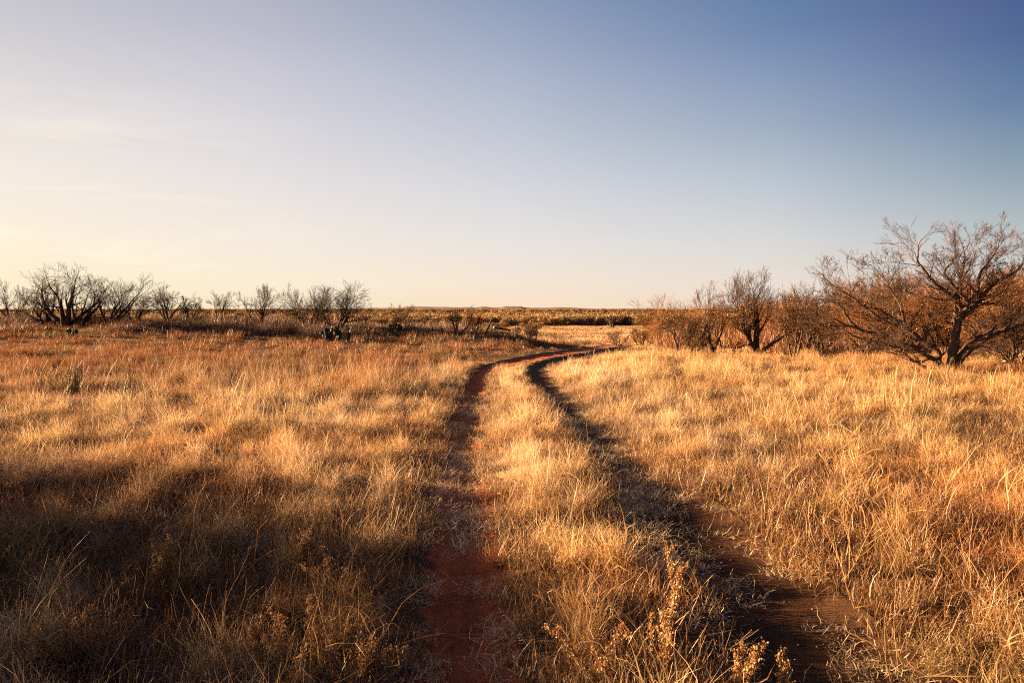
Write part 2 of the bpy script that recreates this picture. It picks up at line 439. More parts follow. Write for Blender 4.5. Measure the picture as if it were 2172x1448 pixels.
def merge(parts):
    vs, fs, bs, off = [], [], [], 0
    for V, F, b in parts:
        vs.append(V); fs.append(F + off); bs.append(b); off += len(V)
    return np.concatenate(vs), np.concatenate(fs), np.concatenate(bs)

def proto(name, parts, mat):
    V, F, b = merge(parts)
    o = mesh_obj(name, V, [F], mat, link=False, smooth=False)
    at = o.data.attributes.new('bv', 'FLOAT', 'POINT'); at.data.foreach_set('value', b.astype(np.float32))
    return o

def add_bv(o, b):
    at = o.data.attributes.new('bv', 'FLOAT', 'POINT'); at.data.foreach_set('value', np.asarray(b, np.float32))

def proto_set(name, objs):
    c = bpy.data.collections.new(name)
    for o in objs: c.objects.link(o)
    return c

def scatter(name, label, pset, nproto, pos, rot, scl, col, rng, idx=None):
    n = len(pos)
    me = bpy.data.meshes.new(name)
    me.vertices.add(n); me.vertices.foreach_set('co', np.asarray(pos, np.float32).ravel())
    def at(nm, typ, key, arr):
        a = me.attributes.new(nm, typ, 'POINT'); a.data.foreach_set(key, arr.ravel())
    at('rot', 'FLOAT_VECTOR', 'vector', np.asarray(rot, np.float32))
    at('scl', 'FLOAT_VECTOR', 'vector', np.asarray(scl, np.float32))
    at('idx', 'INT', 'value', np.asarray(idx if idx is not None else rng.integers(0, nproto, n), np.int32))
    c4 = np.ones((n, 4), np.float32); c4[:, :3] = np.clip(col, 0.005, 0.9)
    at('gcol', 'FLOAT_COLOR', 'color', c4)
    me.materials.append(M_GRASS)
    o = bpy.data.objects.new(name, me); COL.objects.link(o)
    ng = bpy.data.node_groups.new(name + '_scatter', 'GeometryNodeTree')
    ng.interface.new_socket('Geometry', in_out='INPUT', socket_type='NodeSocketGeometry')
    ng.interface.new_socket('Geometry', in_out='OUTPUT', socket_type='NodeSocketGeometry')
    N, Lk = ng.nodes, ng.links
    gi, go = N.new('NodeGroupInput'), N.new('NodeGroupOutput')
    ci = N.new('GeometryNodeCollectionInfo'); ci.inputs['Collection'].default_value = pset
    ci.inputs['Separate Children'].default_value = True; ci.inputs['Reset Children'].default_value = True
    ip = N.new('GeometryNodeInstanceOnPoints'); ip.inputs['Pick Instance'].default_value = True
    def named(nm, typ):
        a = N.new('GeometryNodeInputNamedAttribute'); a.data_type = typ; a.inputs['Name'].default_value = nm
        return a.outputs['Attribute']
    Lk.new(gi.outputs[0], ip.inputs['Points']); Lk.new(ci.outputs[0], ip.inputs['Instance'])
    Lk.new(named('idx', 'INT'), ip.inputs['Instance Index'])
    Lk.new(named('rot', 'FLOAT_VECTOR'), ip.inputs['Rotation'])
    Lk.new(named('scl', 'FLOAT_VECTOR'), ip.inputs['Scale'])
    Lk.new(ip.outputs[0], go.inputs[0])
    md = o.modifiers.new('scatter', 'NODES'); md.node_group = ng
    tag(o, label, kind='stuff')
    return o

rg = np.random.default_rng(7)
near_protos = []
for k in range(10):
    lodged = k % 3 == 2
    near_protos.append(proto('tuft_near_%02d' % k, [
        ribbons(rg, 34, 0.10, 0.29, 0.6, 2.0, 2.4, 0.0036, 6),
        ribbons(rg, 80, 0.12, 0.30, 1.0 if lodged else 0.75, 3.3, 4.6, 0.0031, 8),
        ribbons(rg, 56, 0.15, 0.16, 1.1, 2.6, 5.0, 0.0036, 5),
        ribbons(rg, 3, 0.10, 0.34, 0.6, 0.7, 0.8, 0.0026, 6, tipw=0.8)], M_GRASS))
mid_protos = []
for k in range(8):
    mid_protos.append(proto('tuft_mid_%02d' % k, [
        ribbons(rg, 50, 0.17, 0.30, 0.38, 1.0, 1.0, 0.0065, 4),
        ribbons(rg, 50, 0.20, 0.24, 0.7, 2.0, 2.4, 0.0065, 4),
        ribbons(rg, 3, 0.12, 0.42, 0.3, 0.4, 0.4, 0.005, 4, tipw=0.8)], M_GRASS))
far_protos = []
for k in range(6):
    far_protos.append(proto('tuft_far_%02d' % k, [
        ribbons(rg, 40, 0.34, 0.27, 0.32, 0.6, 0.6, 0.015, 3),
        ribbons(rg, 26, 0.36, 0.20, 0.65, 1.4, 1.2, 0.015, 3)], M_GRASS))
mat_protos = []
for k in range(6):
    mat_protos.append(proto('tuft_mat_%02d' % k, [
        ribbons(rg, 60, 0.16, 0.13, 1.25, 0.5, 2.0, 0.0042, 4, base_z=0.004),
        ribbons(rg, 16, 0.14, 0.07, 0.7, 1.0, 2.0, 0.0040, 3)], M_GRASS))
plain_protos = []
for k in range(5):
    plain_protos.append(proto('tuft_plain_%02d' % k, [ribbons(rg, 70, 2.2, 0.42, 0.3, 0.5, 0.5, 0.07, 2, Lvar=0.3)], M_GRASS))
S_NEAR, S_MID, S_FAR, S_MAT, S_PLAIN = [proto_set(n, p) for n, p in (('tufts_near', near_protos), ('tufts_mid', mid_protos),
    ('tufts_far', far_protos), ('tufts_mat', mat_protos), ('tufts_plain', plain_protos))]

STRAW = np.array([0.60, 0.45, 0.28]); GOLD = np.array([0.46, 0.26, 0.10]); RUST = np.array([0.25, 0.095, 0.032])
GREY = np.array([0.30, 0.21, 0.14]); OLIVE = np.array([0.17, 0.115, 0.035]); BROWN = np.array([0.18, 0.075, 0.028])

def lerp(a, b, t): return a + (b - a) * np.asarray(t)[:, None]

def grass_color(x, y, rng):
    n1 = fbm(x / 1.3, y / 1.3, 41); n2 = fbm(x / 5.0, y / 5.0, 42); n3 = fbm(x / 0.5, y / 0.5, 43, 2)
    c = lerp(np.repeat(STRAW[None], len(x), 0), GOLD, sstep(0.42, 0.66, n1) * 0.8)
    a, b, cc, d = rut_edges(y)
    left = sstep(0.0, 1.5, a - x)
    # left field turns rust brown with distance
    c = lerp(c, lerp(np.repeat(RUST[None], len(x), 0), np.array([0.42, 0.19, 0.06]), sstep(0.5, 0.7, n2)), left * sstep(9 + 8 * (n2 - .5), 19, y) * 0.85)
    c = lerp(c, RUST * 1.2, left * sstep(16, 22, y + 6 * (n1 - .5)) * 0.75)
    c = lerp(c, BROWN, left * sstep(31, 40, y + 8 * (n1 - .5)) * 0.8)
    right = sstep(0.0, 2.0, x - d)
    c = lerp(c, GOLD, right * sstep(4.0, 11.0, x) * 0.7)
    c = lerp(c, RUST * 1.35, right * sstep(6, 12, x - 0.1 * y) * sstep(0.42, 0.6, n2) * 0.8)
    c = lerp(c, OLIVE, sstep(0.56, 0.66, fbm(x / 2.2, y / 2.2, 51)) * 0.6)
    c = lerp(c, GREY, sstep(0.55, 0.7, n3) * 0.45)
    c = lerp(c, RUST * 0.9, left * sstep(10, 4, y) * sstep(0.25, 0.5, n1) * 0.9)
    c = lerp(c, np.array([0.46, 0.19, 0.055]), right * sstep(9.5, 4, y) * 0.95)
    strip = (x > b) & (x < cc)
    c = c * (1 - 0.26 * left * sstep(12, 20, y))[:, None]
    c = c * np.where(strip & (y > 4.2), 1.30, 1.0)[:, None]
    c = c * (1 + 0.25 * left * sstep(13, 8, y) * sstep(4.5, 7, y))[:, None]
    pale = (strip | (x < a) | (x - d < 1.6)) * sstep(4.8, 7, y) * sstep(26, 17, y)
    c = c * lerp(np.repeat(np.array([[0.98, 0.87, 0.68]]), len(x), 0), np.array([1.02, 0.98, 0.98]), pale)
    return c * rng.normal(1, 0.15, len(x)).clip(0.6, 1.5)[:, None]

def field_points(y0, y1, dens, rng, spread=0.80, pad=3.0):
    """uniform points in a wedge a little wider than the view"""
    A = spread * (y1 ** 2 - y0 ** 2) + 2 * pad * (y1 - y0)
    n = int(A * dens)
    u = rng.random(n * 2); y = y0 + (y1 - y0) * u
    keep = rng.random(n * 2) < (spread * y + pad) / (spread * y1 + pad)
    y = y[keep][:n]
    x = (rng.random(len(y)) * 2 - 1) * (spread * y + pad)
    return x, y

def rut_clear(x, y, margin=0.0):
    a, b, c, d = rut_edges(y)
    n1, n2, n3 = vnoise(x * 2.3, y * 2.3, 77), vnoise(x * 8, y * 8, 78), vnoise(x * 19, y * 19, 79)
    wl_ = -0.05 + margin + 0.13 * (n1 - 0.4) + 0.10 * (n2 - 0.5) + 0.06 * (n3 - .5)
    wr_ = 0.03 + margin + 0.24 * (n1 - 0.4) + 0.16 * (n2 - 0.5) + 0.08 * (n3 - .5)
    fk = 1 - 0.9 * sstep(7, 13, y); wl_ = wl_ * fk; wr_ = wr_ * fk
    inside = ((x > a + wl_) & (x < b - wr_ * 0.8)) | ((x > c + wl_ * 1.5) & (x < d - wr_ * 1.4))
    return ~(inside & (y < ROAD_END - 3))

def edge_dist(x, y):
    e = rut_edges(y)
    return np.min([np.abs(x - k) for k in e], axis=0)

def height_field(x, y):
    n = fbm(x / 0.9, y / 0.9, 61, 3); n2 = fbm(x / 3.4, y / 3.4, 62, 2)
    h = 0.38 + 0.95 * sstep(0.30, 0.66, n) * (0.6 + 0.7 * n2)
    a, b, c, d = rut_edges(y)
    ed = edge_dist(x, y)
    h = h * (0.34 + 0.66 * sstep(0, 0.42, ed))
    h = h * np.where(y < 14, 0.66, 0.78) * (0.30 + 1.15 * sstep(0.33, 0.66, fbm(x / 0.42, y / 0.42, 63, 2)))
    e = rut_edges(y); ins = ((x > e[0]) & (x < e[1])) | ((x > e[2]) & (x < e[3]))
    h = np.where(ins, h * 0.45, h)
    h = h * (1 - 0.35 * sstep(0.5, 4, x - 0.12 * y - 1.5) * sstep(11, 22, y))
    h = h * (1 - 0.25 * sstep(16, 40, y) * (x > a))
    strip = (x > b) & (x < c)
    h = np.where(strip, h * 0.80, h)
    left = x < a
    h = np.where(left, h * (1 - 0.30 * sstep(20, 30, y) + 0.45 * sstep(32, 42, y)), h)
    h = h * (1 - 0.62 * sstep(16, 24, y) * np.exp(-(ed / 2.2) ** 2))
    h = np.where(strip, h * (1 - 0.35 * sstep(17, 22, y)), h)
    return h

def scatter_grass(name, label, y0, y1, dens, pset, npro, sc, tilt, rng, gap=0.30):
    x, y = field_points(y0, y1, dens, rng)
    k = rut_clear(x, y); x, y = x[k], y[k]
    g = fbm(x / 0.42, y / 0.36, 71, 3)
    k = g > gap + 0.10 * rng.random(len(x)) + 0.16 * sstep(8.5, 5, y) * (x < rut_edges(y)[0]) + 0.035 * sstep(8.5, 5, y) * (x > rut_edges(y)[3]); x, y = x[k], y[k]
    hol = fbm(x / 1.5, y / 1.0, 73, 3)
    k = (hol > 0.37 + 0.09 * sstep(12, 7, y) + 0.03 * rng.random(len(x))) | (y > 16) | ((x > rut_edges(y)[1]) & (x < rut_edges(y)[2]))
    x, y = x[k], y[k]
    h = height_field(x, y) * rng.normal(1, 0.18, len(x)).clip(0.5, 1.6)
    z = gz(x, y)
    wt = rng.normal(0, tilt, (len(x), 2))
    wt[:, 0] += (fbm(x / 1.5, y / 1.5, 81, 2) - 0.5) * 0.5; wt[:, 1] += (fbm(x / 1.5, y / 1.5, 82, 2) - 0.5) * 0.6 + 0.06
    rot = np.stack([wt[:, 0], wt[:, 1], rng.random(len(x)) * 6.283], -1)
    h = np.minimum(h, 1.15)
    s = sc * (0.8 + 0.25 * rng.random(len(x))) * (0.55 + 0.45 * h)
    scl = np.stack([s, s, sc * h * 0.95], -1)
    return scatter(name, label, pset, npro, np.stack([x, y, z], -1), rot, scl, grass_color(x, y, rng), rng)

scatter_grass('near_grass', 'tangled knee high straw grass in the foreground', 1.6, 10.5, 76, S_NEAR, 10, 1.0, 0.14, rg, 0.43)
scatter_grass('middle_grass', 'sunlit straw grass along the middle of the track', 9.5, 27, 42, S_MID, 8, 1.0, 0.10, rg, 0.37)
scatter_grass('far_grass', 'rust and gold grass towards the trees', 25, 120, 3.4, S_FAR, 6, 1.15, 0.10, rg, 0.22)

mounds = [proto('tuft_mound_%02d' % k, [
    ribbons(rg, 150, 0.07, 0.30, 0.62, 1.5, 1.6, 0.0034, 7, Lvar=0.22),
    ribbons(rg, 130, 0.10, 0.27, 0.95, 2.6, 4.5, 0.0030, 8, Lvar=0.25),
    ribbons(rg, 50, 0.12, 0.17, 1.15, 2.0, 4.0, 0.0034, 5)], M_GRASS) for k in range(8)]
S_MOUND = proto_set('tufts_mound', mounds)
x, y = field_points(1.8, 22, 5.5, rg)
a, b, c, d = rut_edges(y)
strip = (x > b + 0.17) & (x < c - 0.10)
w = np.where(strip, 1.0, np.where(x > d + 0.26, 0.75, np.where(x < a - 0.28, 0.75, 0.0)))
w = w * np.where(strip, 1.0, 0.35 + 0.9 * sstep(0.38, 0.58, fbm(x / 1.7, y / 1.4, 74, 2)))
k = rg.random(len(x)) < w
x, y, strip = x[k], y[k], strip[k]
sz = (0.58 + 0.75 * rg.random(len(x)) ** 1.3) * (1 - 0.25 * sstep(14, 22, y))
ed = edge_dist(x, y); sz = sz * (0.62 + 0.38 * sstep(0.1, 0.5, ed)) * np.where(strip & (x > 0.5 * (b[k] + c[k])) & (y < 12), 1.3, 1.0)
cm = grass_color(x, y, rg); cm = lerp(cm, STRAW * np.array([1.0, .90, .72]), np.where(strip, 0.45, 0.25) * (y > 4.0))
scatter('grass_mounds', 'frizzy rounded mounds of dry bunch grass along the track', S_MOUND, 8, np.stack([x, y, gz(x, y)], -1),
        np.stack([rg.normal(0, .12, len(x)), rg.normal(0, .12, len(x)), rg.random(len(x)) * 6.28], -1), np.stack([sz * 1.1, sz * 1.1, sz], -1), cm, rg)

coarse = [proto('tuft_coarse_%02d' % k, [
    ribbons(rg, 16, 0.16, 0.42, 0.9, 1.6, 2.2, 0.0062, 7, tipw=0.4),
    ribbons(rg, 9, 0.14, 0.50, 1.0, 0.8, 1.0, 0.0052, 6, tipw=0.5)], M_GRASS) for k in range(8)]
S_COARSE = proto_set('tufts_coarse', coarse)
x, y = field_points(2.0, 9.5, 9, rg)
a, b, c, d = rut_edges(y)
w = np.where(x > d + 0.1, 1.0, np.where(x < a - 0.15, 0.65, np.where((x > b + .12) & (x < c - .12), 0.30, 0.0))) * sstep(9.5, 6.5, y)
k = (rg.random(len(x)) < w * sstep(0.35, 0.55, fbm(x / 0.9, y / 0.9, 75, 3)) * 1.3)
x, y = x[k], y[k]
h = 0.55 + 0.45 * rg.random(len(x))
cc_ = lerp(np.repeat(np.array([[0.52, 0.24, 0.075]]), len(x), 0), STRAW * np.array([.95, .85, .65]), rg.random(len(x)) * np.where(x > 0, 0.7, 0.5))
cc_ = cc_ * np.where(x < 0, 0.8, 1.0)[:, None]
scatter('coarse_grass', 'coarse curved straw stems tangled over the foreground grass', S_COARSE, 8, np.stack([x, y, gz(x, y)], -1),
        np.stack([rg.normal(0, .15, len(x)), rg.normal(0, .15, len(x)), rg.random(len(x)) * 6.28], -1), np.stack([h, h, h * 0.85], -1), cc_, rg)

# thatch: short flattened grass between the tufts, and straw litter in the ruts
x, y = field_points(1.6, 15, 40, rg)
x2, y2 = field_points(15, 32, 30, rg); e2 = rut_edges(y2); k2 = ((np.abs(x2 - e2[1]) < 0.10) | (np.abs(x2 - e2[3]) < 0.10)) & (y2 < 22); x, y = np.concatenate([x, x2[k2]]), np.concatenate([y, y2[k2]])
inr = ~rut_clear(x, y, 0.0)
a, b, c, d = rut_edges(y)
bare = (x < b) & inr & (y < 5.2 + 0.5 * vnoise(x * 4, y * 2, 5)) & (x > a + 0.08) & (x < b - 0.10)
lit = vnoise(x * 2.2, y * 1.3, 91)
keep = (~inr) | (inr & ~bare & (rg.random(len(x)) < np.where(x < b, 1.05, 0.6) * sstep(0.15, 0.6, lit) * 1.6 + 0.6 * ((x > d - 0.2) | ((x > b - 0.16) & (x < c))))) | (bare & ((rg.random(len(x)) < 0.05) | (x > b - 0.16)))
x, y, inr = x[keep], y[keep], inr[keep]
col = grass_color(x, y, rg); col = lerp(col, STRAW * 1.15, inr * (0.55 + 0.4 * rg.random(len(x))))
col = lerp(col, BROWN, (~inr) * 0.6)
s = 0.8 + 0.6 * rg.random(len(x))
scatter('straw_litter', 'flattened straw litter and thatch lying in and beside the ruts', S_MAT, 6, np.stack([x, y, gz(x, y) + 0.004], -1),
        np.stack([rg.normal(0, .05, len(x)), rg.normal(0, .05, len(x)), rg.random(len(x)) * 6.28], -1),
        np.stack([s, s, np.where(inr, 0.35, 1.0) * s], -1), col, rg)

# grass on the far plain
x, y = field_points(110, 330, 0.18, rg, 0.85, 10)
n1 = fbm(x / 60, y / 7, 95, 3)
pc = lerp(np.repeat(STRAW[None], len(x), 0) * np.array([.80, .72, .62]), GOLD * 0.7, sstep(0.42, 0.55, n1))
pc = lerp(pc, RUST * 1.3, sstep(0.56, 0.68, n1) * 0.8)
k = rg.random(len(x)) < 0.35 + sstep(0.35, 0.6, fbm(x / 30, y / 9, 96, 2))
x, y, pc = x[k], y[k], pc[k] * rg.normal(1, 0.08, k.sum())[:, None]
scatter('plain_grass', 'pale straw pasture on the low plain', S_PLAIN, 5, np.stack([x, y, gz(x, y)], -1),
        np.stack([0 * x, 0 * x, rg.random(len(x)) * 6.28], -1),
        np.stack([1 + 0 * x, 1 + 0 * x, 0.5 + 0.7 * rg.random(len(x))], -1), pc, rg)

# ------------------------------------------------------------------ branches
def tubes(polys, sides_of):
    """polys: list of (points, radii); returns merged V, F(quads)"""
    groups = {}
    for pts, rr in polys:
        groups.setdefault((len(pts), sides_of(rr[0])), []).append((pts, rr))
    vs, fs, off = [], [], 0
    for (n, s), lst in groups.items():
        P = np.array([p for p, _ in lst]); Rr = np.array([r for _, r in lst])
        D = np.gradient(P, axis=1); D /= np.linalg.norm(D, axis=-1, keepdims=True) + 1e-9
        mean = D.mean(1); ref = np.where((np.abs(mean[:, 2]) > 0.75)[:, None], np.array([1.0, 0.13, 0]), np.array([0.1, 0, 1.0]))
        A = np.cross(D, ref[:, None, :]); A /= np.linalg.norm(A, axis=-1, keepdims=True) + 1e-9
        B = np.cross(D, A)
        an = np.arange(s) * 2 * np.pi / s
        ring = P[:, :, None] + Rr[:, :, None, None] * (A[:, :, None] * np.cos(an)[None, None, :, None] + B[:, :, None] * np.sin(an)[None, None, :, None])
        m = len(lst)
        vs.append(ring.reshape(-1, 3))
        i = np.arange(m * n * s).reshape(m, n, s) + off
        q = np.stack([i[:, :-1], np.roll(i, -1, 2)[:, :-1], np.roll(i, -1, 2)[:, 1:], i[:, 1:]], -1)
        fs.append(q.reshape(-1, 4)); off += m * n * s
    return np.concatenate(vs), np.concatenate(fs)

def norm3(v):
    l = math.sqrt(v[0] ** 2 + v[1] ** 2 + v[2] ** 2) + 1e-9
    return (v[0] / l, v[1] / l, v[2] / l)

def child_dir(rnd, d, ang):
    while True:
        r = (rnd.gauss(0, 1), rnd.gauss(0, 1), rnd.gauss(0.15, 1))
        k = r[0] * d[0] + r[1] * d[1] + r[2] * d[2]
        r = (r[0] - k * d[0], r[1] - k * d[1], r[2] - k * d[2])
        if r[0] ** 2 + r[1] ** 2 + r[2] ** 2 > 0.1: break
    r = norm3(r)
    ca, sa = math.cos(ang), math.sin(ang)
    return (d[0] * ca + r[0] * sa, d[1] * ca + r[1] * sa, d[2] * ca + r[2] * sa)

class Tree:
    def __init__(self, seed, kids=(8, 5, 5), wob=0.17, up=0.07, rmin=0.006, ratio=0.62, ang=0.62):
        self.rnd = random.Random(seed)
        self.kids, self.wob, self.up, self.rmin, self.ratio, self.ang = kids, wob, up, rmin, ratio, ang
        self.trunk, self.crown, self.tips = [], [], []
    def branch(self, p, d, L, r, lvl):
        rnd = self.rnd
        n = {0: 9, 1: 7, 2: 5}.get(lvl, 4)
        pts, rr = [p], [r]
        dd = d
        st = L / (n - 1)
        for k in range(1, n):
            w = self.wob * (1.0 if lvl else 0.7)
            dd = norm3((dd[0] + rnd.gauss(0, w), dd[1] + rnd.gauss(0, w), dd[2] + rnd.gauss(0, w) + self.up * (1 + lvl * 0.3)))
            p = (p[0] + dd[0] * st, p[1] + dd[1] * st, max(0.02, p[2] + dd[2] * st))
            pts.append(p); rr.append(max(self.rmin * 0.7, r * (1 - 0.8 * (k / (n - 1)) ** 0.85)))
        self.add(pts, rr, lvl)
        self.sprout(pts, rr, L, lvl)
    def add(self, pts, rr, lvl):
        (self.trunk if lvl == 0 else self.crown).append((pts, rr))
    def sprout(self, pts, rr, L, lvl, start=0.25):
        if lvl >= len(self.kids):
            self.tips.append(pts[-1]); self.tips.append(pts[len(pts) // 2]); return
        rnd = self.rnd
        nk = max(2, int(self.kids[lvl] * (0.75 + 0.5 * rnd.random())))
        n = len(pts)
        for k in range(nk):
            t = start + (1 - start) * (k + rnd.random()) / nk
            f = t * (n - 1); i = min(n - 2, int(f)); u = f - i
            a, b = pts[i], pts[i + 1]
            p = tuple(a[j] + (b[j] - a[j]) * u for j in range(3))
            d = norm3(tuple(b[j] - a[j] for j in range(3)))
            cd = child_dir(rnd, d, self.ang * (0.6 + 0.7 * rnd.random()))
            if cd[2] < -0.25: cd = norm3((cd[0], cd[1], cd[2] * 0.3))
            r = rr[i] * (0.40 + 0.2 * rnd.random())
            self.branch(p, cd, L * self.ratio * (1.08 - 0.38 * t) * (0.7 + 0.6 * rnd.random()), max(self.rmin, r), lvl + 1)
        e = pts[-1]; d = norm3(tuple(pts[-1][j] - pts[-2][j] for j in range(3)))
        self.branch(e, d, L * self.ratio * 0.7, max(self.rmin, rr[-1]), lvl + 1)
    def fit(self, xl, xr, H, zp=98.8):
        """stretch the tree so its crown spans xl..xr about the base and reaches H"""
        allp = np.array([p for pl, _ in self.trunk + self.crown for p in pl])
        pc_ = 1.0 if zp > 98.5 else 4.0
        lo, hi = np.percentile(allp[:, 0], pc_), np.percentile(allp[:, 0], 100 - pc_)
        sz = H / np.percentile(allp[:, 2], zp)
        sl, sr = max(0.15, -xl) / max(0.05, -lo), max(0.15, xr) / max(0.05, hi)
        sd = 0.5 * (sl + sr)
        sy = (-xl + xr) / (np.percentile(allp[:, 1], 99) - np.percentile(allp[:, 1], 1)) * 0.9
        def m(p):
            w = 0.5 + 0.5 * math.tanh(p[0] / 0.35)
            return (p[0] * (sl * (1 - w) + sr * w), p[1] * sy, p[2] * sz)
        self.trunk = [([m(p) for p in pl], r) for pl, r in self.trunk]
        self.crown = [([m(p) for p in pl], r) for pl, r in self.crown]
        self.tips = [m(p) for p in self.tips]
    def build(self, name, loc, mt, mc, leaves=0, lm=None, lsize=0.03, lpart=None):
        root = empty(name, loc)
        sd = lambda r: 7 if r > 0.05 else (5 if r > 0.02 else 3)
        if self.trunk:
            V, F = tubes(self.trunk, lambda r: 9 if r > 0.06 else 7); mesh_obj('trunk', V, [F], mt, root)
        V, F = tubes(self.crown, sd); mesh_obj('crown', V, [F], mc, root)
        if leaves:
            rs = np.random.default_rng(self.rnd.randrange(1 << 30))
            tp = np.array(self.tips)
            cl = tp[fbm(tp[:, 0] * 1.1 + 7, tp[:, 2] * 1.1 + tp[:, 1], 5, 2) > 0.52]
            if len(cl) < 10: cl = tp
            c = cl[rs.integers(0, len(cl), leaves)] + rs.normal(0, 0.06, (leaves, 3))
            u = rs.normal(0, 1, (leaves, 3)); u /= np.linalg.norm(u, axis=1, keepdims=True)
            v = np.cross(u, rs.normal(0, 1, (leaves, 3))); v /= np.linalg.norm(v, axis=1, keepdims=True)
            s = lsize * (0.5 + rs.random(leaves))[:, None]
            Q = np.stack([c - u * s, c + v * s * .35, c + u * s, c - v * s * .35], 1).reshape(-1, 3)
            o = mesh_obj('leaves', Q, [np.arange(leaves * 4).reshape(-1, 4)], lm or M_LEAF, root, smooth=False)
            add_bv(o, np.repeat(rs.random(leaves), 4))
        return root

def mesquite(seed, xl, xr, H, limbs=5, kids=(8, 5, 5), rt=0.06, rmin=0.007, spread=0.75, zp=98.8, **kw):
    kw.setdefault('up', 0.028)
    t = Tree(seed, kids=kids, rmin=rmin, **kw)
    rnd = t.rnd
    a0 = rnd.random() * 6.28
    for k in range(limbs):
        az = a0 + k * 6.283 / limbs + rnd.gauss(0, 0.35)
        ti = spread * (0.35 + 0.8 * rnd.random())
        d = (math.cos(az) * math.sin(ti), 0.8 * math.sin(az) * math.sin(ti), math.cos(ti))
        p = (0.05 * math.cos(az), 0.05 * math.sin(az), -0.08)
        t.branch(p, norm3(d), H * (0.70 + 0.14 * rnd.random()), rt * (0.55 + 0.4 * rnd.random()), 0)
    t.fit(xl, xr, H, zp)
    return t

